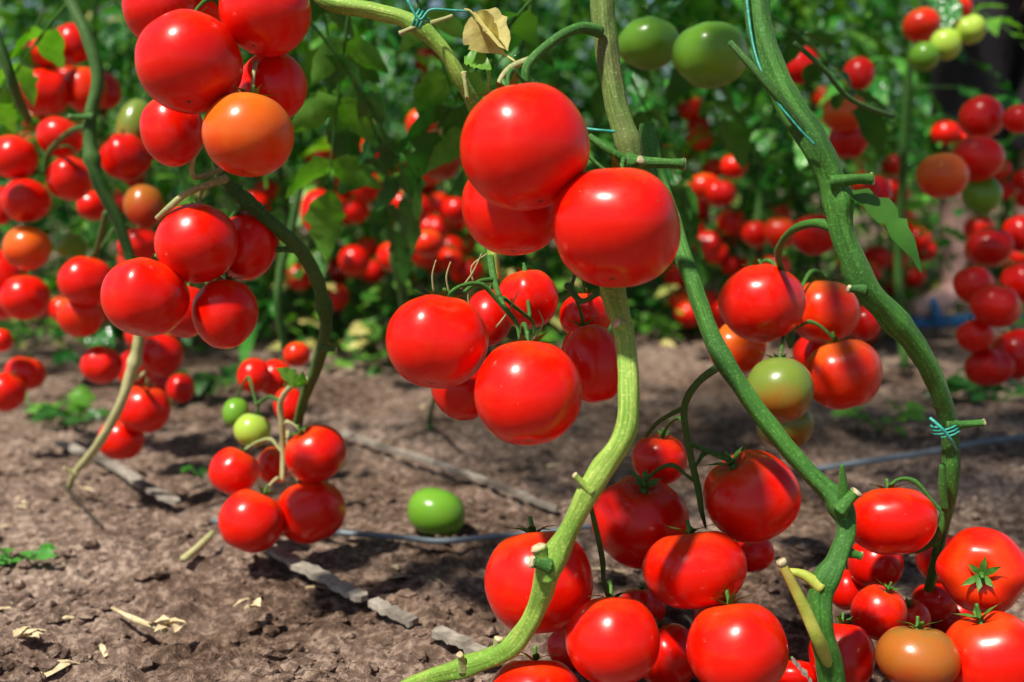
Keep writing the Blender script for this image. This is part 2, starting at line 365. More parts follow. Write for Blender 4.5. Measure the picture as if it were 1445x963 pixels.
# ---------------------------------------------------------------- tomatoes
def tomato_mesh(i,hi=True):
    rng=random.Random(100+i); nu,nv=(56,36) if hi else (28,18)
    lob=[.012,.02,.02,.045,.065,.085][i%6]; nl=rng.choice([4,5,6]); ph=rng.uniform(0,6); dim=rng.uniform(.16,.26); pt_=[0,0,.05,0,0,0][i%6]
    vs=[];fs=[]
    def pos(th,p):
        x=math.sin(th); z=math.cos(th)
        top=max(0,z)
        k=1+lob*math.cos(nl*p+ph)*x*(.35+.65*top)+lob*.6*math.cos((nl-2)*p+ph*2)*x
        k+=.035*noise.noise(Vector((x*math.cos(p)*1.1+i*7,x*math.sin(p)*1.1,z*1.1)))
        rho=x
        sg=(abs(x)**.93)
        zz=z*(1.0)
        if z>0: zz-=dim*math.exp(-(rho/.30)**2)*(1+.5*lob*8*math.cos(nl*p+ph)*rho)
        else: zz+=.05*math.exp(-(rho/.22)**2); zz-=pt_*3*math.exp(-(rho/.6)**2)
        return Vector((sg*math.cos(p)*k,sg*math.sin(p)*k,zz*(1+.4*(k-1))))
    vs.append(pos(0,0))
    for a in range(1,nv):
        for b in range(nu): vs.append(pos(math.pi*a/nv,2*math.pi*b/nu))
    vs.append(pos(math.pi,0))
    for b in range(nu): fs.append((0,1+b,1+(b+1)%nu))
    for a in range(nv-2):
        for b in range(nu):
            p=1+a*nu+b; q=1+a*nu+(b+1)%nu; fs.append((p,p+nu,q+nu,q))
    o=1+(nv-2)*nu
    for b in range(nu): fs.append((o+b,len(vs)-1,o+(b+1)%nu))
    m=MB(); m.add(vs,fs); me=m.mesh('tomato',TM['red']); me['top']=1-dim
    return me
TH=[tomato_mesh(i) for i in range(6)]; TL=[tomato_mesh(i,False) for i in range(6)]
def calyx_mesh(k,top):
    rng=random.Random(k*3+1); m=MB(); ns=5+k%2
    for i in range(ns):
        a=2*math.pi*i/ns+rng.uniform(-.15,.15); L=rng.uniform(.42,.62); w=.075; up=rng.uniform(-.05,.5)
        r=Vector((math.cos(a),math.sin(a),0)); s=Vector((-r.y,r.x,0)); vs=[];fs=[]
        for j in range(7):
            t=j/6; ww=w*(math.sin(math.pi*min(1,t*1.0+.12))**.8 if t<1 else 0)*(1 if t<.5 else (1-t)*2)
            z=top+.02+ .16*math.sin(min(t*L/.3,1)*math.pi/2) + up*t*t*.45
            c=r*(L*t)+Vector((0,0,z)); vs+=[c-s*ww+Vector((0,0,.015)),c,c+s*ww+Vector((0,0,.015))]
            if j: b=(j-1)*3; fs+=[(b,b+1,b+4,b+3),(b+1,b+2,b+5,b+4)]
        m.add(vs,fs)
    tube(m,[(Vector((0,0,top-.02)),.1),(Vector((0,0,top+.05)),.075),(Vector((0,.01,top+.2)),.045),(Vector((.01,.03,top+.42)),.042)],n=3,seg=8)
    return m.mesh('calyx',CALYX)
CX=[calyx_mesh(k,.8) for k in range(4)]
KC=[]
TOMS=[]    # (pos, radius, axis, object)
def place_tomato(pos,R,sq,matn,axis,label,group,var=None,hi=True,calyx=True):
    var=R_.randrange(6) if var is None else var
    o=bpy.data.objects.new('tomato',(TH if hi else TL)[var]); COL.objects.link(o)
    tag(o,label,'tomato',group)
    o.location=pos; o.rotation_mode='QUATERNION'
    ax=Vector(axis).normalized(); q=ax.to_track_quat('Z','Y'); o.rotation_quaternion=q@Quaternion((0,0,1),R_.uniform(0,6.28))
    o.scale=(R,R,R*sq)
    o.material_slots[0].link='OBJECT'; o.material_slots[0].material=TM[matn]
    if calyx:
        c=bpy.data.objects.new('calyx',CX[R_.randrange(4)]); COL.objects.link(c); c.parent=o
    e={'p':Vector(pos),'R':R,'sq':sq,'ax':ax,'o':o,'top':Vector(pos)+ax*R*sq*1.1}
    TOMS.append(e); return e
def clash(p,R):
    for t in TOMS:
        if (t['p']-p).length < (R+t['R'])*.9: return True
    return False
def T(u,v,rx,ry,d,matn,label,group=None,axis=None,var=None,hi=None):
    if axis is None: axis=(R_.uniform(-.3,.3),R_.uniform(.25,.6),.85)
    d0=d; n=0
    while True:
        p=P(u,v,d); R=rx*d/F
        if p.z-R*ry/rx*.95<-.012:      # rest on the soil rather than in it
            d-=.004; n+=1
            if n>400: break
            p2=P(u,v,d); 
            if clash(p2,rx*d/F): break
            continue
        if not clash(p,R*min(1,(1+ry/rx)/2)): break
        d+=.006; n+=1
        if n>150: break
    sq=ry/rx
    return place_tomato(p,R,sq*.97,matn,axis,label,group,var,hi if hi is not None else rx>24)
# --- cluster data: every fruit one can tell apart
gA='tomatoes of the big bunch at the top left'
A=[T(267,88,73,72,.78,'red','big glossy red tomato at the front of the top left bunch, above the orange one',gA,(-.1,.5,.85),1),
   T(350,190,63,61,.78,'orange','orange tomato with a small dark scar, hanging lowest in the top left bunch',gA,(.05,.25,.9),0),
   T(375,15,64,64,.80,'red','large red tomato cut by the top edge, right side of the top left bunch',gA,(.2,.4,.8),1),
   T(226,12,52,50,.83,'red','red tomato cut by the top edge at the far left of the top left bunch',gA,(-.3,.3,.8),1),
   T(243,182,43,50,.84,'red','red tomato tapering to a point, squeezed in left of the orange tomato',gA,(-.1,.3,.9),2),
   T(385,122,47,52,.84,'red','red tomato behind and right of the orange tomato in the top left bunch',gA,(.1,.4,.8),0),
   T(292,-8,48,44,.86,'ored','orange red tomato peeping over the big one at the top edge of the picture',gA)]
gB='tomatoes of the middle left bunch'
B=[T(278,343,57,57,.87,'red','upper red tomato of the middle left bunch, under the pale bent stalk',gB,(-.1,.5,.85),1),
   T(205,420,59,57,.86,'red','large red tomato with a pink sheen, leftmost of the middle left bunch',gB,(.1,.45,.85),3),
   T(318,440,46,49,.89,'red','bluntly pointed red tomato at the lower right of the middle left bunch',gB,(0,.3,.9),2),
   T(350,345,42,55,.92,'red','red tomato half hidden on the right side of the middle left bunch',gB,(.3,.4,.8),1),
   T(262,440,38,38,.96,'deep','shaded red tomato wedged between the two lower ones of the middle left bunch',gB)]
gI='tomatoes of the big centre bunch'
I_=[T(740,208,92,91,.70,'red','largest round red tomato at the top of the centre bunch, with a white shine',gI,(-.25,.35,.85),1),
    T(870,322,96,84,.70,'red','very wide ribbed red tomato with a small pale nick, right of the centre bunch',gI,(.1,.45,.85),4),
    T(724,292,73,70,.76,'red','red tomato tucked under the largest one in the centre bunch',gI,(0,.3,.9),0)]
gJ='tomatoes of the bunch hanging below the centre'
J=[T(745,554,77,77,.74,'red','round red tomato hanging lowest in the bunch below the centre',gJ,(0,.45,.85),1),
   T(617,482,73,68,.76,'red','large red tomato at the left end of the bunch below the centre',gJ,(.1,.45,.85),3),
   T(836,512,44,60,.82,'red','red tomato behind the thick light green stem, right of the lowest hanging one',gJ,(-.2,.3,.9),0),
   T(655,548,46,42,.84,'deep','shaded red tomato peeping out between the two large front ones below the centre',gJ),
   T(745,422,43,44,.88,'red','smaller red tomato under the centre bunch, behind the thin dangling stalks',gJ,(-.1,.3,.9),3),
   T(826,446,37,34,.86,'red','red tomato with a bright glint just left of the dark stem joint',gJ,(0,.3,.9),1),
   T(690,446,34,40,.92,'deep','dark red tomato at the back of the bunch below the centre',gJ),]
gH='tomatoes of the low left bunch'
H=[T(355,735,46,46,1.08,'red','lowest round red tomato of the small bunch almost touching the soil',gH,(.35,.35,.8),1),
   T(438,722,50,46,1.10,'red','red tomato at the lower right of the small bunch near the soil',gH,(-.35,.35,.8),3),
   T(445,640,43,41,1.10,'red','red tomato with its stalk curling over it, upper right of the low left bunch',gH,(-.45,-.1,.8),1),
   T(330,665,34,35,1.12,'red','small red tomato at the upper left of the low left bunch',gH,(.4,.3,.8),1),
   T(386,655,22,26,1.18,'ored','tiny orange red tomato in the middle of the low left bunch',gH),
   T(356,607,26,25,1.14,'lime','bright lime green tomato above the low left bunch',gH,(.2,.3,.8),0),
   T(333,582,19,22,1.20,'green','dull green little tomato just behind the lime green one',gH),
   T(408,572,22,28,1.25,'red','red tomato behind the yellow stalk above the low left bunch',gH),
   T(358,530,23,26,1.35,'red','blurred red tomato left of the small bright leaf on the left vine',gH),
   T(388,532,24,26,1.38,'red','blurred red tomato behind the small bright leaf on the left vine',gH),
   T(419,500,19,18,1.36,'ored','blurred orange red tomato just above the small bright leaf',gH)]
gG='tomatoes of the little pair on the drying stem'
Gt=[T(203,577,37,36,1.30,'red','upper red tomato of the pair beside the drying yellow stem',gG,(.1,.2,.9),1),
    T(171,620,32,31,1.30,'red','lower red tomato of the pair beside the drying yellow stem',gG,(0,.2,.9),1)]
gL='tomatoes heaped at the bottom centre'
Lt=[T(865,903,66,65,.76,'red','round red tomato at the foot of the stem, left of the bottom heap',gL,(0,.5,.85),1),
    T(1040,915,71,69,.76,'red','red tomato with a bright round glint, bottom centre by the ribbed stem',gL,(-.1,.45,.85),1),
    T(760,820,77,77,.82,'red','large red tomato crossed by the light green stem with a forked stub',gL,(-.1,.4,.85),1),
    T(980,803,72,58,.80,'red','flattened red tomato in the middle of the bottom heap',gL,(-.1,.3,.9),3),
    T(1060,700,71,64,.84,'red','wide red tomato with a dark calyx on its upper left, above the bottom heap',gL,(-.55,.0,.9),4),
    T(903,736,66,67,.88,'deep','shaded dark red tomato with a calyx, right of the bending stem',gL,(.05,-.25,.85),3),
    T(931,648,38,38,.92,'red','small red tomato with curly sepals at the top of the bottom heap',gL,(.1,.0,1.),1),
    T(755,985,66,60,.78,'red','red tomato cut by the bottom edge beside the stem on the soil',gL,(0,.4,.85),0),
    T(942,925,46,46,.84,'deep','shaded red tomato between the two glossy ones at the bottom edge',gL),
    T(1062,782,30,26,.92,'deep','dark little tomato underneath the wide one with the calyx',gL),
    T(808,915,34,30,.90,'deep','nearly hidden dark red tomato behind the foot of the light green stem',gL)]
gM='tomatoes of the bunch right of the centre'
M=[T(1100,550,48,48,.92,'dgreen','unripe olive green tomato behind the slanting stem, right of the centre',gM,(.1,.5,.9),0),
   T(1075,428,58,57,.96,'red','blocky bright red tomato topping the bunch right of the centre',gM,(.0,.5,.85),3),
   T(1190,528,54,52,.98,'ored','red tomato with orange shoulders at the lower right of the right centre bunch',gM,(-.2,.3,.9),3),
   T(1163,440,48,47,1.02,'ored','brownish orange red tomato in the middle of the right centre bunch',gM,(.1,.3,.9),0),
   T(1040,492,38,38,1.04,'orange','orange tomato mostly hidden behind the slanting stem',gM),
   T(1220,455,24,24,1.10,'deep','small dark red tomato next to the thick right stem',gM),
   T(1108,600,40,36,1.02,'dgreen','dull unripe tomato showing under the olive green one',gM)]
gN='tomatoes heaped at the bottom right'
Nt=[T(1258,735,61,50,.86,'red','wide red tomato standing at the top left of the bottom right heap',gN,(0,.4,.9),3),
    T(1387,805,60,61,.84,'red','red tomato whose dark star shaped calyx faces the viewer',gN,(-.42,-.88,.20),3),
    T(1295,928,57,48,.78,'brown','brownish orange unripe tomato at the bottom right edge',gN,(.05,.3,.95),0),
    T(1402,928,68,66,.78,'red','ribbed red tomato in the bottom right corner',gN,(-.3,.2,.9),4),
    T(1188,925,46,50,.82,'deep','shaded red tomato just right of the forked green stem at the bottom',gN),
    T(1240,864,38,40,.86,'red','smaller red tomato above and left of the brownish one',gN,(.3,.0,.9),0),
    T(1286,872,26,26,.90,'red','tiny red tomato above the brownish one',gN,(-.3,-.2,.9),0),
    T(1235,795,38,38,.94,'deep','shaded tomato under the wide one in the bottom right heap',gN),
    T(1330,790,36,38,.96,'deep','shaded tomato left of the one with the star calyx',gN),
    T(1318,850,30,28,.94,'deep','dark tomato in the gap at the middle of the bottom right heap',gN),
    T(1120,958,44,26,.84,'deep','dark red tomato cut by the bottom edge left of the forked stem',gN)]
Nt+=[T(1348,872,34,34,.93,'deep','dark tomato low under the one with the star calyx',gN),
 T(1196,832,28,30,.93,'deep','dark tomato behind the lower part of the forked stem',gN),
 T(905,858,32,30,.90,'deep','dark tomato in the gap between the crossed one and the flattened one',gL),
 T(1008,872,30,28,.92,'deep','dark tomato peeping from under the flattened one',gL),
 T(1150,500,30,32,1.08,'deep','dark tomato in the shade at the heart of the right centre bunch',gM)]
gC='tomatoes behind the middle left bunch'
Ct=[T(121,397,36,36,1.35,'red','red tomato with orange shoulders left of the middle left bunch',gC),
    T(113,444,32,30,1.38,'ored','orange red tomato directly below the one left of the middle left bunch',gC),
    T(197,347,30,26,1.40,'red','red tomato showing just above the middle left bunch',gC),
    T(143,515,28,28,1.40,'red','red tomato left of the top of the drying yellow stem',gC),
    T(228,500,30,30,1.45,'deep','dark red tomato right under the middle left bunch',gC),
    T(192,520,26,30,1.50,'deep','dark tomato behind the top of the drying yellow stem',gC),
    T(255,548,20,22,1.52,'deep','small dark red tomato above and right of the pair by the drying stem',gC),
    T(222,545,22,22,1.60,'deep','shaded tomato just above the pair by the drying stem',gC),
    T(178,222,34,34,1.45,'deep','deep red tomato right of the left stem, alone among leaves',gC),
    T(203,290,28,32,1.45,'brown','brownish unripe tomato between the left stem and the top left bunch',gC),
    T(190,175,24,40,1.5,'dgreen','dull green tomato in the leaves left of the pointed tomato',gC,None,2),
    T(130,290,22,22,1.55,'red','small red tomato right behind the left stem',gC)]
gD='tomatoes of the far left bunches'
Dt=[T(65,72,24,25,1.5,'ored','orange red tomato topping the upper far left bunch',gD),
    T(103,62,27,30,1.55,'deep','pinkish red tomato behind the top of the left stem',gD),
    T(62,130,34,33,1.5,'red','round red tomato in the middle of the upper far left bunch',gD),
    T(120,126,30,32,1.54,'ored','orange red tomato left of the left stem in the upper bunch',gD),
    T(150,128,20,28,1.60,'deep','dark tomato just right of the left stem near the top',gD),
    T(28,138,13,16,1.60,'ored','tiny orange tomato at the edge of the upper far left bunch',gD),
    T(85,193,32,28,1.42,'red','red tomato with a glint topping the second far left bunch',gD),
    T(20,222,32,32,1.42,'red','red tomato at the left edge of the second far left bunch',gD),
    T(99,252,33,32,1.40,'red','shiny red tomato at the right of the second far left bunch',gD),
    T(37,283,33,30,1.42,'red','red tomato lowest in the second far left bunch',gD),
    T(0,290,20,30,1.5,'deep','dark tomato cut by the left edge beside the second bunch',gD),
    T(38,350,32,32,1.42,'orange','orange yellow tomato topping the third far left bunch',gD,(0,.3,.9),0),
    T(100,348,21,18,1.5,'green','small green tomato right of the orange yellow one',gD),
    T(35,420,34,32,1.48,'red','red tomato low in the third far left bunch',gD),
    T(2,388,36,36,1.5,'red','red tomato cut by the left edge below the orange yellow one',gD),
    T(2,432,24,20,1.56,'deep','dark tomato cut by the left edge, bottom of the third bunch',gD),
    T(0,480,17,17,1.5,'red','small red tomato alone at the left edge',gD),
    T(36,527,27,25,1.55,'red','red tomato of the lowest far left bunch near the weeds',gD),
    T(8,553,28,27,1.5,'red','glossy red tomato of the lowest far left bunch at the picture edge',gD)]
gO='tomatoes along the right edge'
Ot=[T(1330,248,35,33,1.45,'orange','orange tomato with a yellow glint, hanging above the bare leg',gO,(0,.3,.9),0),
    T(1378,224,36,32,1.52,'red','red tomato behind and right of the orange one near the right edge',gO),
    T(1385,166,30,32,1.56,'deep','deep red tomato over the orange one near the right edge',gO),
    T(1386,275,27,26,1.55,'green','green tomato tucked under the red one near the right edge',gO),
    T(1438,168,22,20,1.5,'red','red tomato at the right edge, upper part',gO),
    T(1374,402,27,27,1.5,'red','small round red tomato right of the bare foot',gO),
    T(1405,432,34,30,1.46,'red','red tomato with a soft glint in the right edge bunch',gO),
    T(1376,473,26,23,1.5,'red','red tomato just below and right of the blue sandal',gO),
    T(1395,518,32,28,1.52,'deep','red tomato at the bottom of the right edge bunch',gO),
    T(1436,500,36,36,1.56,'deep','deep red tomato cut by the right edge, low in the bunch',gO),
    T(1440,400,28,30,1.56,'deep','deep red tomato cut by the right edge, top of the bunch',gO),
    T(1395,350,32,28,1.65,'deep','dark shaded tomato between green and red ones near the right edge',gO),
    T(1440,330,24,28,1.7,'deep','dark shaded tomato cut by the right edge at mid height',gO),
    T(1192,160,30,28,1.50,'orange','orange tomato with two glints right of the thick green stem',gO,(0,.3,.9)),
    T(1197,198,28,26,1.54,'deep','dark red tomato right below the orange one by the thick stem',gO),
    T(1130,92,26,28,1.6,'deep','deep red tomato behind the thin dark stalk at the upper right',gO),
    T(1212,104,22,24,1.7,'deep','shaded red tomato above the orange one by the thick stem',gO),
    T(1236,274,22,28,1.6,'deep','dark red tomato over the large drooping leaf',gO),
    T(1300,36,26,24,1.7,'ored','orange red tomato behind the row of three green ones',gO),
    T(1350,14,22,20,1.8,'ored','orange red tomato at the top edge above the green ones',gO),
    T(1304,80,21,21,1.6,'green','lowest of the three pale green tomatoes in a slanting row',gO),
    T(1334,62,22,22,1.6,'lime','middle one of the three pale green tomatoes in a slanting row',gO),
    T(1370,42,21,20,1.6,'lime','topmost of the three pale green tomatoes in a slanting row',gO),
    T(1150,330,34,28,1.5,'deep','shaded red tomato behind the curved stalk of the right stem',gO),
    T(915,62,42,36,1.15,'green','blurred green tomato just right of the centre stem',gO,(0,.3,.9)),
    T(1003,78,53,46,1.08,'green','large green tomato between the centre stem and the right stem',gO,(0,.3,.9),3)]
gQ='small tomatoes of the blurred middle distance'
Qt=[T(622,218,32,38,1.6,'brown','brownish unripe tomato left of the largest centre tomato',gQ,(0,.3,.9),0),
    T(595,176,24,24,1.8,'ored','orange red tomato above the brownish unripe one',gQ),
    T(450,300,26,36,1.9,'deep','dark long tomato right of the orange one',gQ,None,2)]
QC=[('red cluster left of the brownish unripe tomato',[(530,208,22,'red'),(505,232,18,'red'),(492,258,20,'red'),(516,262,22,'deep'),(490,285,16,'ored')]),
 ('blurred cluster under the brownish unripe tomato',[(620,292,20,'red'),(612,325,22,'deep'),(640,322,18,'deep'),(598,355,22,'deep'),(636,352,20,'deep')]),
 ('loose row behind the left tomato below the centre',[(655,382,20,'red'),(590,385,17,'red'),(548,415,14,'red'),(570,338,16,'deep')]),
 ('blurred cluster right of the curving dark stem',[(470,360,16,'red'),(500,368,22,'deep'),(480,388,16,'deep'),(532,372,14,'red')]),
 ('small row right of the middle left bunch',[(384,388,15,'red'),(412,380,15,'red'),(440,395,15,'deep')]),
 ('blurred cluster right of the wide ribbed tomato',[(985,300,18,'deep'),(1000,345,20,'deep'),(955,392,18,'red'),(965,425,15,'red'),(1035,330,18,'deep')]),
 ('blurred cluster over the wide ribbed tomato',[(940,222,16,'deep'),(1010,270,16,'red'),(975,215,14,'red')]),
 ('blurred cluster left of the thick right stem',[(1065,345,16,'deep'),(1100,300,18,'ored'),(1130,275,16,'deep')]),
 ('blurred cluster below the drooping leaf',[(1290,392,15,'red'),(1262,405,15,'deep'),(1265,370,16,'red'),(1290,345,14,'ored')])]
for nm,it in QC:
    k=dict((i,None) for i in range(len(it)))
    def give(lst,word):
        for i in lst:
            if k[i] is None: k[i]=word; return
    give(sorted(k,key=lambda i:it[i][1]),'highest'); give(sorted(k,key=lambda i:-it[i][1]),'lowest')
    give(sorted(k,key=lambda i:it[i][0]),'left hand'); give(sorted(k,key=lambda i:-it[i][0]),'right hand'); give(sorted(k),'middle')
    for i,(u,v,r,mt) in enumerate(it):
        Qt.append(T(u,v,r,r,.032*F/r,mt,k[i]+' tomato of the '+nm,gQ,hi=False))
kd=1.1
while P(616,724,kd).z > 42*kd/F*.85*.8 and kd<1.5: kd+=.002
Kt=place_tomato(P(616,724,kd),42*kd/F,.82,'green',(.25,.5,.8),'green tomato lying alone on the bare soil',None,0,True,False)
for q in range(26):
    a=R_.uniform(0,6.28); rr_=Kt['R']*R_.uniform(.8,1.15); x_=Kt['p'].x+math.cos(a)*rr_; y_=Kt['p'].y+math.sin(a)*rr_
    KC.append((x_,y_,R_.uniform(.002,.006)))
# ---------------------------------------------------------------- vines
def path(pp): return [(P(u,v,d),r*.84*d/F) for u,v,d,r in pp]
def stub(vine,m,p,d,L,r,bend=0.):
    mb=MB(); mi=0; capmi=1
    d=Vector(d).normalized(); q=p+d*L
    b=Vector((0,0,bend))
    tube(mb,[(p-d*r,r*1.5),(p+d*L*.3,r*1.02),(p+d*L*.7+b*L*.4,r*.86),(q+b*L,r*.95)],n=4,seg=10,wob=.35,mi=mi)
    tube(mb,[(q+b*L-d*r*.3,r*1.0),(q+b*L+d*r*.1,r*.9),(q+b*L+d*r*.25,r*.5)],n=2,seg=9,wob=.7,mi=capmi)
    mb.build('side_stub',[m,SCAR],vine)
def pedicel(mb,a,tom,r=.0013):
    b=tom['top']; ax=tom['ax']; L=(b-a).length
    m=(a+b)/2+ax*L*.28
    c=b-ax*tom['R']*.12
    tube(mb,[(a,r*1.3),(a*.55+m*.45,r),(m,r*1.7),(m*.4+b*.6+ax*L*.05,r),(c,r*1.1)],n=4,seg=6,wob=.1)
def truss(vine,pts,toms,material=STEM):
    mb=MB(); tube(mb,pts,n=6,seg=8,ridge=.05,wob=.1)
    c=spline(pts,6)
    for t in toms:
        a=min(c[2:],key=lambda q:(q[0]-t['top']).length)[0]
        pedicel(mb,a,t)
    return mb.build('truss_stalk',material,vine)
def foliage(vine,items,rng,material=LEAF,scale=1.,name='foliage'):
    mb=MB()
    for base,d,L in items: compound(mb,base,Vector(d),L,rng,scale=scale,pairs=rng.choice([2,3,3]),mi=rng.choice([0,0,2]))  # some leaves take the brighter colour as painted sunlight
    return mb.build(name,[material,STEM,LEAFL],vine)
rv=random.Random(5)
def shade_canopy(pts,n,rng,L=(.16,.26)):  # unseen leaves added above the frame for the shade they cast
    """leaves around a stretch of stem above the picture"""
    out=[]
    for i in range(n):
        t=rng.random()*(len(pts)-1); k=int(t); p=pts[k].lerp(pts[min(k+1,len(pts)-1)],t-k)
        a=rng.uniform(0,6.28); out.append((p,Vector((math.cos(a),math.sin(a),rng.uniform(-.2,.5))),rng.uniform(*L)))
    return out
# centre vine
v1=empty('tomato_vine',P(585,962,.80),'light green tomato vine curving from the top centre down to the bare soil','vine')
mb=MB()
tube(mb,path([(846,-160,.80,20),(850,-20,.79,19),(856,60,.785,18.5),(868,140,.78,18),(890,222,.775,18),(893,300,.78,17)]),n=16,seg=24,ridge=.09,wob=.13,knob=((.75,.03,.15),))
mb.build('stem',STEMO,v1); mb=MB()
tube(mb,path([(893,296,.78,17),(880,345,.775,17),(862,390,.765,17),(880,470,.73,18.5),
  (886,540,.715,18.5),(882,610,.71,20),(838,680,.715,18),(805,745,.725,17),(776,800,.735,20),(757,860,.75,17),(722,912,.765,18),(660,940,.78,15),(600,958,.80,13),(540,985,.82,11)]),
  n=16,seg=24,ridge=.09,wob=.13,knob=((.17,.03,.3),(.46,.035,.2),(.6,.03,.25),(.85,.02,.2)))
mb.build('stem',STEML,v1)
stub(v1,STEML,P(772,808,.73),(-.25,-.15,.9),.020,.0050); stub(v1,STEM,P(768,796,.725),(-.95,-.2,.25),.009,.0042)
stub(v1,STEML,P(832,690,.71),(-.8,-.1,.75),.014,.0024); stub(v1,STEMY,P(700,928,.77),(.1,-.1,1),.015,.0036); stub(v1,STEMY,P(655,942,.775),(-.2,-.3,.9),.012,.003)
stub(v1,STEML,P(880,462,.725),(-.7,-.3,.55),.006,.0036)
stub(v1,STEM,P(892,228,.76),(1,-.1,-.05),.036,.0040); stub(v1,STEM,P(900,228,.755),(.3,-.9,.2),.005,.003)
mb=MB(); tube(mb,path([(832,192,.765,6),(862,214,.76,7),(895,232,.765,8)]),n=5,seg=8,wob=.1); mb.build('side_shoot',STEM,v1)
truss(v1,path([(846,45,.775,11),(815,40,.76,9),(775,62,.75,8),(745,92,.745,8.5),(742,118,.745,7)]),[I_[0]],STEM)
truss(v1,path([(755,82,.748,6),(720,96,.745,5.5),(704,118,.74,4),(710,128,.74,2.5)]),[],STEMY)
truss(v1,path([(900,235,.765,7),(890,255,.765,5),(880,262,.765,4)]),[I_[1],I_[2]],STEM)
cp=[P(846,-160,.80),P(846,-160,.80)+Vector((.02,.1,.5)),P(846,-160,.80)+Vector((0,.15,1.0))]
mb=MB(); tube(mb,[(p,.009-.002*i) for i,p in enumerate(cp)],n=6,seg=10,ridge=.06); mb.build('unseen_upper_stem',STEM,v1)
foliage(v1,shade_canopy(cp[1:],9,rv)+[(P(905,10,1.3),(.5,.5,-.3),.2),(P(890,110,1.3),(.4,.4,-.6),.16),(P(905,160,1.3),(.4,.3,-.7),.16),(P(790,-40,1.0),(-.4,.4,-.3),.2)],rv)
# slanting vine right of centre
v2=empty('tomato_vine',P(1172,1010,.80),'slanting green tomato vine running from behind the centre bunch to a fork at the bottom','vine')
mb=MB()
tube(mb,path([(912,180,.86,14),(925,240,.84,14),(945,300,.83,14),(965,365,.81,15),(985,420,.80,15),(1012,492,.79,15),(1048,548,.785,15),(1092,608,.78,15),(1140,665,.775,15),
  (1180,705,.77,17),(1195,745,.765,15),(1180,790,.76,17),(1160,830,.76,20),(1158,880,.76,21),(1170,940,.77,23),(1178,1020,.79,23)]),n=16,seg=24,ridge=.08,wob=.12,knob=((.35,.02,.15),(.62,.03,.25),(.78,.03,.25)))
mb.build('stem',STEM,v2)
mb=MB(); tube(mb,path([(1190,715,.765,13),(1190,690,.76,9),(1188,655,.755,2.5)]),n=5,seg=8); mb.build('side_shoot',STEM,v2)
stub(v2,STEM,P(1190,715,.757),(.6,-.1,.8),.014,.0042)
stub(v2,STEM,P(1200,780,.762),(.9,-.1,-.3),.008,.003)
mb=MB(); tube(mb,path([(1168,935,.765,12),(1153,900,.748,12),(1138,865,.744,11),(1121,830,.74,9),(1104,797,.738,8)]),n=6,seg=12,ridge=.06,wob=.1); tube(mb,path([(1105,797,.738,10),(1101,790,.738,8)]),n=1,seg=8,mi=1)
tube(mb,path([(1160,830,.755,12),(1135,812,.757,9),(1112,806,.758,5)]),n=5,seg=10)
mb.build('cut_branch',[plant_mat('yellow_green_stem',(.3,.4,.04),(.5,.5,.1),(.4,.22,.06),scale=70),SCAR],v2)
truss(v2,path([(1018,515,.79,8),(985,540,.80,6.5),(966,575,.81,6.5),(972,630,.82,6),(985,690,.83,6),(990,722,.835,4.5),(996,745,.85,2)]),[Lt[4],Lt[6],Lt[5]],STEMD)
truss(v2,path([(966,575,.81,4.5),(930,595,.83,4),(912,615,.85,3.5)]),[],STEMD)
truss(v2,path([(972,625,.82,4.5),(1000,637,.82,4),(1028,650,.81,3.5)]),[],STEMD)
# spare slender stalks of the heap
truss(v2,path([(830,700,.80,4),(842,750,.81,5),(850,790,.82,5),(852,820,.82,4),(858,845,.80,2.5)]),[Lt[0]],STEMD)
# right vine
v3=empty('tomato_vine',P(1330,780,.92),'thick deep green tomato vine sweeping down the right side with one big leaf','vine')
mb=MB()
tube(mb,path([(1030,-160,.84,20),(1062,-20,.83,20),(1078,60,.82,20),(1108,135,.81,22),(1152,205,.80,23),(1180,270,.80,21),(1190,330,.80,20),(1222,405,.80,20),(1262,452,.81,18),
  (1300,500,.82,17),(1328,560,.835,16),(1340,620,.85,14),(1341,690,.86,12),(1330,745,.88,10),(1318,800,.91,9),(1306,850,.95,8),(1298,880,.97,7)]),n=16,seg=24,ridge=.09,wob=.12,knob=((.33,.02,.2),(.5,.02,.25),(.72,.015,.15)))
mb.build('stem',STEM,v3)
stub(v3,STEM,P(1180,255,.79),(1,-.1,.15),.026,.0040,bend=-.1); stub(v3,STEM,P(1214,408,.795),(-1,-.05,.05),.009,.0034)
stub(v3,STEM,P(1340,600,.84),(1,-.05,.05),.026,.0032,bend=.02)
mb=MB(); tube(mb,path([(1334,720,.85,6),(1330,690,.845,7),(1330,655,.84,5)]),n=4,seg=8); mb.build('side_shoot',STEM,v3)
truss(v3,path([(1335,715,.86,7),(1325,755,.865,6),(1300,775,.87,5),(1268,780,.87,4)]),[Nt[0]],STEM)
truss(v3,path([(1185,325,.80,10),(1150,315,.82,8),(1115,328,.86,6.5),(1098,360,.92,6),(1110,400,.97,5),(1118,450,.99,5),(1115,490,.98,4)]),[M[1],M[0],M[2],M[3]],STEM)
mb=MB(); tube(mb,path([(1030,60,.80,5),(1062,95,.79,7),(1100,140,.788,8),(1140,195,.80,9),(1168,228,.815,8)]),n=6,seg=10,wob=.1); mb.build('side_shoot',STEMD,v3)
mb=MB(); tube(mb,path([(1120,60,1.0,4),(1160,95,1.0,4.5),(1200,140,1.02,4.5),(1260,165,1.05,4)]),n=6,seg=8,wob=.1); mb.build('side_shoot',STEMD,v3)
BIG=[(0,.03),(.03,.12),(.06,.3),(.14,.62),(.2,.86),(.25,.84),(.32,1.),(.38,.94),(.45,1.02),(.5,.92),(.56,.94),(.62,.8),(.74,.66),(.86,.4),(.95,.15),(1,0)]
mb=MB(); b=P(1190,268,.80); e=P(1314,373,.775)
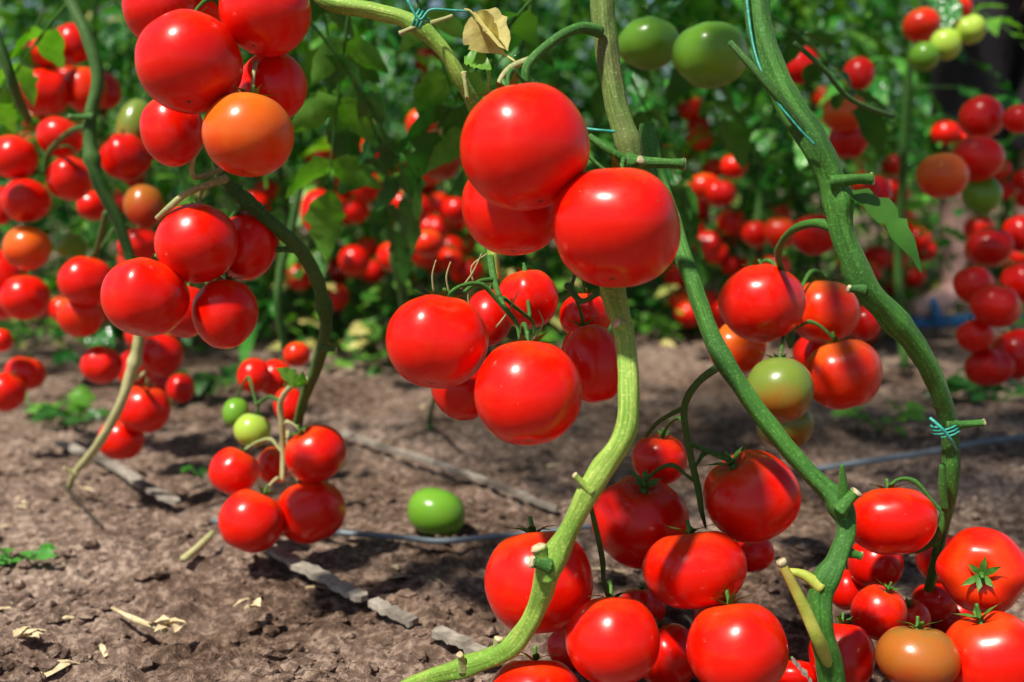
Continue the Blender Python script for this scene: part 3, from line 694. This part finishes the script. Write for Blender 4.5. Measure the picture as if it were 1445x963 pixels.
leaflet(mb,b,e-b,Vector((.7,-.65,.25)),(e-b).length*1.02,.034,rv,fold=.55,droop=.2,prof=BIG)
mb.build('leaf',LEAF,v3)
cp=[P(1030,-160,.84),P(1030,-160,.84)+Vector((.02,.12,.45)),P(1030,-160,.84)+Vector((.1,.1,.9))]
mb=MB(); tube(mb,[(p,.009-.002*i) for i,p in enumerate(cp)],n=6,seg=10,ridge=.06); mb.build('unseen_upper_stem',STEM,v3)
foliage(v3,shade_canopy(cp[1:],14,rv)+[(P(1085,20,1.25),(.6,.5,-.2),.2),(P(1040,-60,1.25),(-.5,.6,-.3),.2)],rv)
# (end of right vine)
# tied branch above the centre
v4=empty('tomato_vine',P(706,520,.95),'tomato vine tied with twine that bends left over the top of the picture','vine')
mb=MB()
tube(mb,path([(430,-40,.84,14),(462,2,.83,13),(530,16,.825,13.5),(582,32,.82,13),(622,66,.82,12),(650,112,.825,11),(672,160,.84,11),(684,230,.87,11),(692,320,.88,10),(696,365,.88,9.5),(700,395,.88,7)]),
  n=12,seg=16,ridge=.06,wob=.1,knob=((.33,.03,.25),))
mb.build('stem',STEML,v4)
stub(v4,STEMY,P(592,36,.815),(-.85,-.1,-.35),.016,.0019); stub(v4,STEMY,P(655,105,.815),(.1,-.2,-.8),.018,.0016)
stub(v4,STEMY,P(606,34,.82),(.9,0,.3),.018,.0018)
truss(v4,path([(692,362,.84,6),(697,395,.83,6),(710,430,.82,4.5),(728,455,.80,3.8),(734,480,.79,3)]),[J[0],J[1]],STEM)
truss(v4,path([(697,395,.83,4.5),(675,398,.82,4),(655,412,.81,3)]),[],STEM)
truss(v4,path([(710,420,.825,3.5),(735,440,.84,3),(752,455,.85,3),(753,475,.85,2)]),[J[4]],STEM)
truss(v4,path([(800,402,.80,6),(820,425,.79,5),(843,415,.78,5)]),[J[5],J[2]],STEMD)
truss(v4,path([(684,140,.83,3.6),(690,118,.82,3.6),(689,92,.82,3),(694,84,.82,2)]),[],STEML)
rs=random.Random(4)
for (u,v,d) in [(612,412,.78),(634,414,.79),(650,408,.80),(668,398,.81),(664,440,.82),(700,462,.82),(752,480,.79)]:
    mb=MB(); b=P(u,v,d); tube(mb,[(b,.0008),(b+Vector((rs.uniform(-.004,.01),-.002,.012)),.0007),(b+Vector((rs.uniform(.0,.02),-.003,rs.uniform(.018,.03))),.0004)],n=4,seg=5); mb.build('sepal',STEMY,v4)
mb=MB()
for k in range(2):
    b=P(668,18,.80); e=P(706,72,.80)
    leaflet(mb,b+Vector((0,k*.003,0)),e-b,Vector((.5,-.8,.3)) if k==0 else Vector((-.3,-.9,.1)),(e-b).length*1.1,.024+.004*k,rv,fold=1.1,droop=-.3+.6*k,prof=BIG)
tube(mb,path([(655,14,.80,2.5),(668,20,.80,2),(700,66,.80,2),(728,88,.79,2)]),n=4,seg=6)
mb.build('withered_leaf',LEAFD,v4)
mb=MB(); b=P(655,80,.81); leaflet(mb,b,P(700,92,.80)-b,Vector((.1,-.7,.6)),.024,.018,rv,prof=BIG); mb.build('leaf',LEAFL,v4)
cp=[P(430,-40,.84),P(420,-160,.86),P(420,-160,.86)+Vector((-.05,.1,.5))]
mb=MB(); tube(mb,[(cp[0],.0075),(cp[1],.007),(cp[2],.005)],n=6,seg=10); mb.build('unseen_upper_stem',STEM,v4)
foliage(v4,shade_canopy(cp[1:],5,rv,(.12,.2))+[(P(560,-60,1.0),(.2,.4,-.4),.2),(P(500,-30,1.1),(-.2,.4,-.7),.2),(P(760,-40,1.1),(-.2,.4,-.8),.2),(P(470,60,1.15),(.3,.3,-.6),.16)],rv)
# left centre vine
v5=empty('tomato_vine',P(418,640,1.10),'dark green tomato vine curving from behind the orange tomato to the low left bunch','vine')
mb=MB()
tube(mb,path([(330,-60,.92,11),(322,40,.92,11),(312,160,.91,11),(312,245,.90,11),(350,285,.90,11),(395,325,.91,11),(430,362,.93,12),(452,410,.95,11.5),(460,460,.98,11),(448,515,1.04,10.5),(430,560,1.09,9),(420,600,1.13,8)]),
  n=12,seg=16,ridge=.07,wob=.1,knob=((.68,.02,.35),(.36,.02,.2)))
mb.build('stem',STEMD,v5)
stub(v5,STEMD,P(418,352,.92),(-.9,-.1,0),.018,.003); stub(v5,STEMD,P(335,265,.9),(-.5,-.3,.3),.010,.003); stub(v5,STEMD,P(456,492,.98),(.9,-.1,-.05),.012,.0026)
truss(v5,path([(318,252,.88,8),(290,262,.86,6),(262,274,.85,6),(240,292,.85,6),(222,308,.86,5)]),[B[0]],STEMY)
truss(v5,path([(312,240,.89,5),(275,250,.86,5),(272,225,.85,5),(285,205,.85,4)]),[A[4]],STEMY)
truss(v5,path([(318,80,.88,7),(340,95,.86,6),(360,112,.84,5)]),[A[1],A[5]],STEMY)
truss(v5,path([(330,-30,.88,7),(325,0,.87,6),(330,30,.86,5)]),[A[0],A[2],A[3],A[6]],STEM)
truss(v5,path([(345,290,.90,6),(320,320,.92,5),(310,380,.93,5),(300,410,.94,4)]),[B[1],B[2],B[3],B[4]],STEM)
truss(v5,path([(438,535,1.06,6),(412,545,1.07,5.5),(396,568,1.09,5.5),(398,600,1.10,5),(400,640,1.11,5),(398,680,1.11,4.5)]),[H[0],H[1],H[2],H[3],H[4]],STEMY)
truss(v5,path([(396,568,1.09,4),(380,560,1.11,3.5),(362,572,1.12,3)]),[H[5],H[6]],STEMD)
mb=MB(); leaflet(mb,P(425,545,1.02),P(385,515,1.0)-P(425,545,1.02),Vector((.3,-.7,.6)),.032,.02,rv,droop=.1); leaflet(mb,P(425,545,1.02),P(430,510,1.0)-P(425,545,1.02),Vector((.3,-.7,.3)),.018,.01,rv,droop=.1); mb.build('leaf',LEAFL,v5)
foliage(v5,[(P(430,20,1.1),(.4,.3,-.5),.16),(P(450,100,1.2),(.3,.4,-.6),.18),(P(440,-60,1.1),(0,.5,-.3),.2)],rv)
# left vine
v6=empty('tomato_vine',G(100,690),'slender tomato vine on the left that dries to a yellow stick at the soil','vine')
mb=MB()
tube(mb,path([(70,-120,1.22,9),(92,-20,1.21,9.5),(122,50,1.2,10),(138,110,1.2,10),(126,180,1.2,10.5),(136,250,1.2,10),(165,310,1.21,9.5),(185,370,1.22,9)]),n=12,seg=14,ridge=.05,wob=.1,knob=((.66,.02,.4),))
mb.build('stem',STEMD,v6)
mb=MB()
tube(mb,path([(185,368,1.22,9),(194,430,1.22,9),(196,480,1.22,8.5),(186,525,1.23,9),(168,575,1.24,7.5),(140,625,1.27,7),(105,668,1.33,5.5)]),n=10,seg=12,ridge=.06,wob=.16,knob=((.45,.03,.35),))
tube(mb,[(P(105,668,1.33),.0045),(G(98,688,.01),.0035),(G(96,694,.0),.003)],n=6,seg=8,wob=.15)
mb.build('dry_stem',STEMY,v6)
stub(v6,STEM,P(128,165,1.19),(-.9,-.1,0),.022,.0030); stub(v6,STEMY,P(105,668,1.32),(-.5,-.3,.4),.014,.0025)
truss(v6,path([(130,178,1.2,6),(100,185,1.3,5),(70,215,1.4,5),(62,245,1.42,4)]),[Dt[6],Dt[7],Dt[8],Dt[9]],STEMD)
truss(v6,path([(186,520,1.24,5),(195,535,1.27,4)]),[Gt[0],Gt[1]],STEMY)
truss(v6,path([(150,300,1.25,5),(140,340,1.33,4.5),(130,370,1.38,4)]),[Ct[0],Ct[1],Ct[2]],STEMD)
cp=[P(70,-120,1.22),P(70,-120,1.22)+Vector((0,.1,.5))]
foliage(v6,[(P(100,0,1.25),(-.6,.3,-.4),.18),(P(60,20,1.45),(-.4,.2,-.5),.18),(P(160,0,1.4),(.6,.3,-.5),.2),(P(180,60,1.45),(.4,.3,-.6),.2),(P(20,60,1.6),(.2,.3,-.6),.2),(P(40,170,1.62),(.5,.3,-.3),.16),(P(210,140,1.6),(.3,.2,-.8),.18)],rv)
# unseen stems and leaves added above the picture to shade soil and fruit
def shade_crown(vine,base,pts,n,rng,L=(.16,.24),r=.006):
    c=[base]+[Vector(p) for p in pts]
    mb=MB(); tube(mb,[(p,r-.0008*i) for i,p in enumerate(c)],n=6,seg=10,ridge=.06); mb.build('unseen_upper_stem',STEM,vine)
    foliage(vine,shade_canopy(c[1:],n,rng,L),rng)
rc=random.Random(21)
shade_crown(v5,P(330,-60,.92),[(-.25,1.05,.85),(-.33,1.2,1.05),(-.45,1.28,1.25),(-.55,1.3,1.45)],22,rc)
shade_crown(v5,Vector((-.25,1.05,.85)),[(-.2,1.25,1.0),(-.15,1.45,1.25),(-.2,1.55,1.5)],20,rc)
shade_crown(v3,P(1030,-160,.84)+Vector((.02,.12,.45)),[(.18,.75,1.2),(.08,.62,1.25),(.0,.55,1.3)],16,rc,(.14,.22))
shade_crown(v4,P(420,-160,.86)+Vector((-.05,.1,.5)),[(-.15,1.0,1.35),(.05,1.1,1.5),(.2,1.15,1.6)],26,rc,(.16,.26))
# thin stems in the distance
def thin(label,pts,m=STEMD):
    e=empty('tomato_vine',P(*pts[-1][:3]),label,'vine'); mb=MB(); tube(mb,path(pts),n=8,seg=10,ridge=.05,wob=.15); mb.build('stem',m,e); return e
thin('blurred dark stem between the curving left vine and the centre bunch',[(612,90,1.7,7),(598,170,1.7,8),(580,250,1.7,8),(566,310,1.7,8),(556,360,1.7,9),(566,400,1.72,9),(572,440,1.75,8)])
thin('short dark stem seen between the middle left bunch and the curving vine',[(425,250,1.5,7),(412,320,1.5,7),(396,380,1.5,7),(392,430,1.5,7),(402,490,1.52,7)])
thin('blurred green stem crossing the upper left corner',[(-20,20,1.1,9),(5,80,1.1,9),(22,130,1.12,8),(40,170,1.2,6)])
# ---------------------------------------------------------------- twine
def twine(label,pts,r=1.6,coils=None):
    mb=MB(); tube(mb,[(p,rr*1.0) for p,rr in path(pts)],n=6,seg=6,wob=.1)
    if coils:
        c,ax,rad,n=coils; ax=Vector(ax).normalized(); a=ax.orthogonal().normalized(); b=ax.cross(a); q=[]
        for i in range(n*12+1):
            t=i/12*2*math.pi; q.append((c+a*math.cos(t)*rad+b*math.sin(t)*rad+ax*(i/12-n/2)*.0028,.0009))
        tube(mb,q,n=0,seg=6)
    o=mb.build('twine',TWINE); return tag(o,label,'twine')
twine('turquoise twine knotted round the tied branch above the withered leaf',[(575,0,.80,2.5),(592,28,.80,2.5),(608,14,.80,2.2),(640,15,.80,2),(662,16,.80,1.6)],coils=(P(592,32,.82),(.8,0,-.4),.0085,3))
twine('turquoise twine stretched from the largest tomato to the centre stem',[(826,182,.765,3),(845,184,.76,2.6),(868,186,.76,2.6)])
twine('turquoise twine wound round the lower part of the right stem',[(1312,590,.82,3),(1330,606,.815,3.4),(1345,626,.82,3),(1350,636,.84,2)],coils=(P(1334,604,.845),(.25,0,-.8),.0098,3))
twine('turquoise twine running down along the upper part of the right stem',[(1048,-60,.82,2.5),(1062,60,.805,2.4),(1088,130,.79,2.5),(1122,175,.785,2),(1150,205,.785,2)])
# ---------------------------------------------------------------- things on the soil
DARKW=plant_mat('dark_brown_stick',(.02,.014,.01),(.06,.045,.03),rough=.8,scale=90)  # dark brown stick colour
mb=MB(); tube(mb,[(G(92,688,.008),.0022),(G(115,712,.010),.002),(G(145,744,.006),.0014)],n=5,seg=8,wob=.3); tag(mb.build('dark_stick',DARKW),'thin dark stick on the soil at the foot of the drying stem','stick')
def lath(label,pts,wd,th,seed,name='wooden_lath'):
    """flat weathered strip lying on the soil"""
    rng=random.Random(seed); mb=MB(); c=spline([(p,0) for p in pts],9); vs=[];fs=[]
    for i,(p,_) in enumerate(c):
        a=c[max(i-1,0)][0]; b=c[min(i+1,len(c)-1)][0]; t=(b-a).normalized(); s=Vector((t.y,-t.x,.0)).normalized()
        w1=wd*.8*rng.uniform(.86,1.08)*(.6 if i in (0,len(c)-1) else 1); h=th*.7*rng.uniform(.85,1.1); p=p+Vector((rng.uniform(-.0015,.0015),0,-.004+rng.uniform(-.002,.001)))
        vs+=[p-s*w1,p+s*w1,p+s*w1*.96+Vector((0,0,h)),p-s*w1*.96+Vector((0,0,h))]
        if i:
            k=(i-1)*4; fs+=[(k+j,k+(j+1)%4,k+4+(j+1)%4,k+4+j) for j in range(4)]
    fs+=[(3,2,1,0),tuple(len(vs)-4+j for j in range(4))]
    mb.add(vs,fs); return tag(mb.build(name,WOOD,smooth=False),label,'wooden lath')
lath('long thin weathered lath lying across the soil behind the green tomato',[G(478,608,.012),G(560,634,.014),G(650,664,.014),G(720,690,.012),G(786,716,.01)],.0055,.008,1)
lath('pale broken lath on the soil left of the low left bunch',[G(82,622,.012),G(150,650,.014),G(215,690,.018),G(250,706,.014)],.009,.007,2)
lath('grey lath piece on the soil just under the low left bunch',[G(372,766,.012),G(420,794,.013),G(478,824,.012),G(512,842,.010)],.009,.008,3)
lath('short grey lath stump on the soil right of the lath under the low bunch',[G(524,846,.011),G(552,860,.011),G(588,876,.008)],.008,.008,4)
lath('weathered lath end poking out by the foot of the light green stem',[G(618,888,.014),G(660,908,.014),G(700,928,.01)],.0085,.008,5)
lath('pale split stick leaning by the forked stem at the bottom edge',[P(1118,925,.80),P(1135,945,.80),P(1160,980,.80)],.004,.004,6,'split_stick')['category']='stick'
mb=MB(); tube(mb,[(G(300,735,.01),.003),(G(400,748,.006),.003),(G(480,752,.008),.0032),(G(560,758,.006),.0032),(G(620,764,.008),.0032),(G(690,758,.006),.0032),(G(760,752,.004),.003),(G(900,735,.0),.003)],n=10,seg=8)
tag(mb.build('drip_hose',HOSE),'thin bluish grey hose on the soil in front of the green tomato','hose')
mb=MB(); tube(mb,[(G(1120,668,.004),.004),(G(1200,655,.01),.0042),(G(1300,640,.01),.0042),(G(1400,622,.012),.0042),(G(1500,612,.01),.0042)],n=10,seg=8)
tag(mb.build('drip_hose',HOSE),'bluish grey hose on the soil beyond the right stem','hose')
mb=MB(); tube(mb,[(G(258,790,.012),.004),(G(285,768,.018),.0042),(G(300,752,.02),.003)],n=5,seg=8,wob=.2)
tag(mb.build('dry_stalk',STEMY),'short yellow dry stalk lying beside the lowest red tomato','dry stalk')
mb=MB(); tube(mb,[(G(158,858,.01),.0015),(G(195,876,.014),.003),(G(235,890,.012),.0022)],n=4,seg=6,wob=.3); 
for k in range(4): leaflet(mb,G(215+k*14,885,.012),Vector((R_.uniform(-1,1),R_.uniform(-1,1),.4)),Vector((0,0,1)),.022,.013,rv,fold=.6)
tag(mb.build('dry_leaf',STRAW),'curled straw coloured leaf lying on the soil at the lower left','dry leaf')
mb=MB()
for k in range(4): leaflet(mb,G(20+k*6,900,.01),Vector((R_.uniform(-1,1),R_.uniform(-1,1),.3)),Vector((0,0,1)),.02,.011,rv,fold=.6)
tag(mb.build('dry_leaf',STRAW),'pale crumpled leaf scrap on the soil at the left edge','dry leaf')
mb=MB()
for k in range(3): leaflet(mb,G(352+k*5,858,.012),Vector((R_.uniform(-1,1),R_.uniform(-1,1),.5)),Vector((0,0,1)),.014,.008,rv,fold=.6)
tag(mb.build('dry_leaf',STRAW),'small whitish leaf curl on the soil below the lath','dry leaf')
def weed(u,v,label,n,L,m,rng,name='weed'):
    b=G(u,v,.0); e=empty(name,b,label,'weed'); mb=MB(); st=MB()
    for i in range(n):
        a=rng.uniform(0,6.28); d=Vector((math.cos(a),math.sin(a)*.8,rng.uniform(.25,.9))); l=L*rng.uniform(.5,1)
        q=b+d*l*.8+Vector((0,0,.004)); tube(st,[(b,.0012),(b+d*l*.4+Vector((0,0,.004)),.001),(q,.0008)],n=3,seg=5)
        leaflet(mb,q,Vector((d.x,d.y,rng.uniform(-.4,.2))),Vector((rng.uniform(-.3,.3),-.5,.8)),l*.75,l*.48,rng,droop=.3)
        if rng.random()<.6: leaflet(mb,b+d*l*.5,Vector((d.y,-d.x,.2)),Vector((0,-.4,.9)),l*.5,l*.3,rng)
    mb.build('leaves',m,e); st.build('stems',STEM,e)
rw=random.Random(11)
weed(28,800,'low green seedling with rounded leaves on the soil at the left edge',9,.04,plant_mat('seedling_leaf',(.03,.17,.02),(.09,.32,.04),rough=.45,trans=.2),rw)
weed(62,592,'bright green weed at the left edge under the lowest far left bunch',12,.06,LEAFL,rw)
weed(105,600,'flat dark green weed on the soil left of the drying stem',12,.06,LEAF,rw)
weed(285,676,'single dark leaf clump on the soil left of the small red tomato',4,.035,LEAF,rw)
weed(505,425,'lime green weed standing behind the left vine',14,.10,LEAFL,rw)
weed(425,470,'small green weed right behind the curving dark stem',12,.09,LEAFL,rw)
weed(930,470,'bright green weed at the foot of the far plants right of the centre',14,.09,LEAFL,rw)
weed(1240,610,'pale green weed beyond the thick right stem',8,.06,LEAFL,rw)
weed(1410,570,'green weed under the right edge bunch',14,.09,LEAF,rw)
weed(300,560,'dark leafy weed below the middle left bunch',12,.09,LEAF,rw)
weed(170,480,'dark green weed left of the top of the drying stem',12,.10,LEAF,rw)
mb=MB(); tube(mb,[(G(608,606,.0),.005),(G(606,590,.02),.004),(P(614,560,1.55),.0035)],n=4,seg=8); tag(mb.build('cut_stalk',STEMD),'short dark stalk sticking out of the soil under the left tomato','stalk')
# ---------------------------------------------------------------- person far right
def person(x,y):
    e=empty('person',(x,y,0),'person standing behind the plants, bare lower legs and blue sandals showing','person')
    hip=.86
    J_={ 'pel':((0,0,hip+.05),.13,None),'sp':((0,0,1.1),.12,'pel'),'ch':((0,.0,1.3),.14,'sp'),'nk':((0,-.01,1.45),.055,'ch'),'nk2':((0,-.03,1.52),.055,'nk'),'hd':((0,-.04,1.60),.085,'nk2'),'hd2':((0,-.04,1.68),.085,'hd')}
    for s,n in ((-1,'l'),(1,'r')):
        J_['h'+n]=((s*.095,0,hip-.02),.10,'pel'); J_['t'+n]=((s*.10,-.01,.66),.078,'h'+n); J_['k'+n]=((s*.10,-.02,.46),.055,'t'+n)
        J_['c'+n]=((s*.10,.02,.32),.052,'k'+n); J_['s'+n]=((s*.10,.02,.18),.036,'c'+n); J_['a'+n]=((s*.10,.02,.085),.033,'s'+n)
        J_['f'+n]=((s*.10-.06,-.02,.055),.034,'a'+n); J_['o'+n]=((s*.10-.13,-.04,.042),.032,'f'+n)
        J_['u'+n]=((s*.18,0,1.38),.06,'ch'); J_['e'+n]=((s*.25,-.02,1.12),.042,'u'+n); J_['w'+n]=((s*.24,-.16,.93),.028,'e'+n); J_['p'+n]=((s*.235,-.22,.88),.034,'w'+n)
        for i in range(4): J_[f'q{i}{n}']=((s*(.215+.016*i),-.285+.01*abs(i-1),.835),.009,'p'+n)
        J_['th'+n]=((s*.20,-.23,.85),.010,'p'+n)
    ks=list(J_); me=bpy.data.meshes.new('body')
    me.from_pydata([J_[k][0] for k in ks],[(ks.index(k),ks.index(J_[k][2])) for k in ks if J_[k][2]],[])
    me.materials.append(SKIN)
    o=bpy.data.objects.new('body',me); COL.objects.link(o); o.parent=e
    md=o.modifiers.new('skin','SKIN'); 
    for i,k in enumerate(ks): me.skin_vertices[0].data[i].radius=(J_[k][1],J_[k][1]*(.75 if k in('pel','sp','ch') else 1))
    me.skin_vertices[0].data[0].use_root=True
    md.use_smooth_shade=True
    sb=o.modifiers.new('sub','SUBSURF'); sb.levels=2; sb.render_levels=2
    # clothes
    mb=MB()
    for s in (-1,1): tube(mb,[(Vector((s*.07,0,.92)),.135),(Vector((s*.1,-.005,.78)),.115),(Vector((s*.10,-.01,.62)),.095),(Vector((s*.10,-.015,.46)),.088)],n=5,seg=20,wob=.1,cap=False)
    mb.build('trousers',CLOTHD,e).location=(0,0,0)
    mb=MB(); tube(mb,[(Vector((0,0,.85)),.17),(Vector((0,0,1.1)),.155),(Vector((0,0,1.32)),.175),(Vector((0,0,1.43)),.10)],n=6,seg=24,wob=.05,cap=False)
    for s in (-1,1): tube(mb,[(Vector((s*.12,0,1.39)),.085),(Vector((s*.19,0,1.36)),.075),(Vector((s*.235,-.01,1.2)),.062)],n=4,seg=14,cap=False)
    mb.build('shirt',CLOTHP,e)
    mb=MB()
    for k in range(10):
        a=k/10*6.28; tube(mb,[(Vector((0,-.03,1.77)),.02),(Vector((.07*math.cos(a),-.02+.075*math.sin(a),1.74)),.028),(Vector((.088*math.cos(a),.0+.085*math.sin(a),1.66+.03*(math.sin(a)<0))),.022)],n=3,seg=8)
    mb.build('hair',HAIR,e)
    for s in (-1,1):
        mb=MB(); vs=[];fs=[]; n=18
        for z in (.0,.022):
            for i in range(n):
                a=2*math.pi*i/n; lx=.135*math.cos(a); ly=.046*math.sin(a)*(1-.2*math.cos(a)); vs.append((s*.10-.055+lx,-.01+ly+lx*.15,z+.002))
        fs=[(i,(i+1)%n,n+(i+1)%n,n+i) for i in range(n)]+[tuple(range(n-1,-1,-1)),tuple(range(n,2*n))]
        mb.add(vs,fs); mb.v=[Vector(v) for v in mb.v]
        sole=mb.build('sandal',SHOE,e,smooth=False)
        mb=MB(); q=[]
        for i in range(9):
            a=math.pi*i/8; q.append((Vector((s*.10-.075,-.025+.048*math.cos(a),.02+.05*math.sin(a))),.012))
        tube(mb,q,n=2,seg=8); mb.build('strap',SHOE,sole)
    # undo the offset subtraction made for meshes built round the origin
    for ch in e.children:
        if ch.name.startswith('body'): continue
        ch.data.transform(Matrix.Translation(Vector((x,y,0))))
    return e
pp=G(1345,458); person(pp.x+.10,pp.y)
# ---------------------------------------------------------------- far plants
def plant_variant(k):
    rng=random.Random(40+k); st=MB(); lf=MB(); H_=rng.uniform(1.5,1.9); pts=[]; x=y=0
    nseg=9
    for i in range(nseg+1):
        z=H_*i/nseg; pts.append((Vector((x,y,z)),.0095-.0006*i)); x+=rng.uniform(-.05,.05); y+=rng.uniform(-.04,.04)
    tube(st,pts,n=4,seg=8,ridge=.05)
    c=spline(pts,8)
    n=56
    for i in range(n):
        t=(.17 if k<3 else .05)+(.83 if k<3 else .95)*i/n; p=c[int(t*(len(c)-1))][0]; a=i*2.4+rng.uniform(-.5,.5)
        if k<3 and p.z<.42 and rng.random()<.55: continue
        d=Vector((math.cos(a),math.sin(a),rng.uniform(-.25,.45))); compound(lf,p,d,rng.uniform(.16,.34),rng,pairs=rng.choice([3,4]),droop=rng.uniform(.5,1.3),stemseg=3,mi=rng.choice([0,0,0,0,2,2,2,3 if rng.random()<.35 else 0]),lk=.72)  # brighter leaves mixed in put pale sun highlights into the colour
    return st.mesh('stem',STEMD), lf.mesh('foliage',[LEAFG,STEMD,LEAFL,LEAFD]), pts
PV=[plant_variant(k) for k in range(6)]
def far_plant(x,y,k,label,group):
    e=empty('tomato_plant',(x,y,0),label,'tomato plant',group); a=R_.uniform(0,6.28); s=R_.uniform(.9,1.1)
    e.rotation_euler=(0,0,a); e.scale=(s,s,s)
    for nm,me in (('stem',PV[k][0]),('foliage',PV[k][1])):
        o=bpy.data.objects.new(nm,me); COL.objects.link(o); o.parent=e
    return e
spots=[]
def ok(x,y,m): return all((x-a)**2+(y-b)**2>m*m for a,b in spots)
def band(x,y):
    side='on the left' if x/y<-.17 else 'on the right' if x/y>.17 else 'in the middle'
    row='nearest blurred row' if y<3.3 else 'second blurred row' if y<4.6 else 'third blurred row' if y<6.5 else 'faint far rows'
    return 'leafy green tomato plant of the %s %s of the view'%(row,side), 'tomato plants of the %s %s'%(row,side)
for (lo,hi,n,m) in ((2.6,3.3,20,.25),(3.3,4.6,32,.28),(4.6,6.5,32,.38),(6.5,10,26,.6),(10,16,22,.9)):
    k=0
    for tries in range(4000):
        if k>=n: break
        y=R_.uniform(lo,hi); x=R_.uniform(-.56,.56)*(y+.3)
        if not ok(x,y,m): continue
        if abs(x-.405*y)<.2 and y<pp.y+.3: continue
        spots.append((x,y)); far_plant(x,y,R_.randrange(6) if y<3.3 else R_.choice([2,3,4,5]),*band(x,y)); k+=1
# nearer plants at the two sides
for x,y,lb in ((-1.12,2.2,'tomato plant at the far left whose leaves frame the upper bunch'),(-.82,2.5,'tomato plant standing behind the left vine'),
            (.80,2.2,'tomato plant behind the three pale green tomatoes'),(.55,2.5,'tomato plant behind the thick right stem'),(-.32,2.45,'tomato plant standing between the left bunch and the centre bunch'),(.25,2.55,'tomato plant right behind the centre stem')):
    spots.append((x,y)); far_plant(x,y,R_.randrange(3),lb,None)
# fruit on the far plants

nfar=0
rz=random.Random(77)
for (u0,u1,w0,w1,ncl,zn) in ((430,660,190,430,9,'between the curving dark stem and the centre bunch'),(930,1070,230,440,6,'right of the centre bunch'),(1080,1290,250,420,6,'around the thick right stem'),
        (0,215,60,590,7,'behind the left stem'),(1290,1445,110,560,8,'behind the right edge bunch'),(200,440,240,540,4,'behind the middle left bunch')):
    for c in range(ncl):
        cu=rz.uniform(u0,u1); cv=rz.uniform(w0,w1); d=rz.uniform(1.9,2.7)
        if 1290<cu<1370 and 240<cv<470: continue
        for q in range(rz.choice([3,4,5])):
            r=rz.uniform(.025,.034); p=P(cu+rz.uniform(-32,32),cv+rz.uniform(-28,28),d+rz.uniform(-.04,.04))
            if p.z<r*.8 or clash(p,r): continue
            place_tomato(p,r,.88,rz.choice(['red','red','red','deep','deep','ored']),(rz.uniform(-.3,.3),rz.uniform(-.1,.4),.9),
                'tiny blurred tomato packed '+zn,'blurred tomatoes '+zn,hi=False)
for (x,y) in sorted(spots[:70],key=lambda q:q[1]):
    if y<2.1: continue
    side='left part' if x/y<-.17 else 'right part' if x/y>.17 else 'middle'
    if .3<x/y<.5 and y<pp.y+.2: continue
    for c in range(R_.choice([2,3,3])):
        a=R_.uniform(math.pi*1.2,math.pi*1.8); z=R_.choice([.12,.22,.32,.42,.55,.7])+R_.uniform(-.03,.05); cx=x+math.cos(a)*.17; cy=y+math.sin(a)*.17
        for q in range(R_.choice([3,4,5])):
            if nfar>=50: break
            r=R_.uniform(.026,.035); p=Vector((cx+R_.uniform(-.045,.045),cy+R_.uniform(-.04,.04),max(z-q*.035+R_.uniform(-.01,.01),.035)))
            if clash(p,r): continue
            nm='low' if p.z<.3 else 'high'
            place_tomato(p,r,.88,R_.choice(['red','red','deep','deep','ored','red']),(R_.uniform(-.3,.3),R_.uniform(-.3,.3),.9),
                'tiny blurred tomato hanging %s on the far plants in the %s of the view'%(nm,side),'far tomatoes hanging %s in the %s'%(nm,side),hi=False); nfar+=1
ug=MB(); ru=random.Random(8)
for i in range(5200):
    y=2.1+3.4*ru.random()**1.5; x=ru.uniform(-.56,.56)*(y+.3)
    if noise.noise(Vector((x*2.2,y*2.2,5)))<(.15 if y<2.5 else -.15): continue
    z=gh(x,y)+.01+.16*ru.random()**2
    if abs(x-.41*y)<.13 and y<3.1: continue
    leaflet(ug,Vector((x,y,z)),Vector((ru.uniform(-1,1),ru.uniform(-1,1),ru.uniform(-.2,.8))),Vector((ru.uniform(-.5,.5),-.3,.8)),ru.uniform(.025,.06),ru.uniform(.015,.04),ru,mi=ru.choice([0,0,1,1,2]))
tag(ug.build('undergrowth',[LEAF,LEAFL,LEAFD]),'low weeds and fallen leaves at the feet of the far plants','ground cover',kind='stuff')
kb=MB()
for x_,y_,r_ in KC: clod(kb,Vector((x_,y_,r_*.4)),r_)
tag(kb.build('soil_crumbs',SOIL,smooth=False),'brown soil crumbs banked up round the green tomato','soil',kind='stuff')
# far hedge of foliage closing the tunnel
hb=MB(); rh=random.Random(3)
for i in range(4200):
    x=rh.uniform(-12,12); z=rh.uniform(.1,3.0)+.5*noise.noise(Vector((x*.7,0,0))); y=17+rh.uniform(-.6,.8)
    leaflet(hb,Vector((x,y,z)),Vector((rh.uniform(-1,1),rh.uniform(-1,.3),rh.uniform(-1,.3))),Vector((rh.uniform(-.4,.4),-.6,.6)),rh.uniform(.15,.3),rh.uniform(.12,.2),rh)
tag(hb.build('far_vegetation',LEAFG),'mass of green foliage closing the view behind all the rows','foliage',kind='stuff')
print('TOMATOES',len(TOMS),'far',nfar,'plants',len(spots))
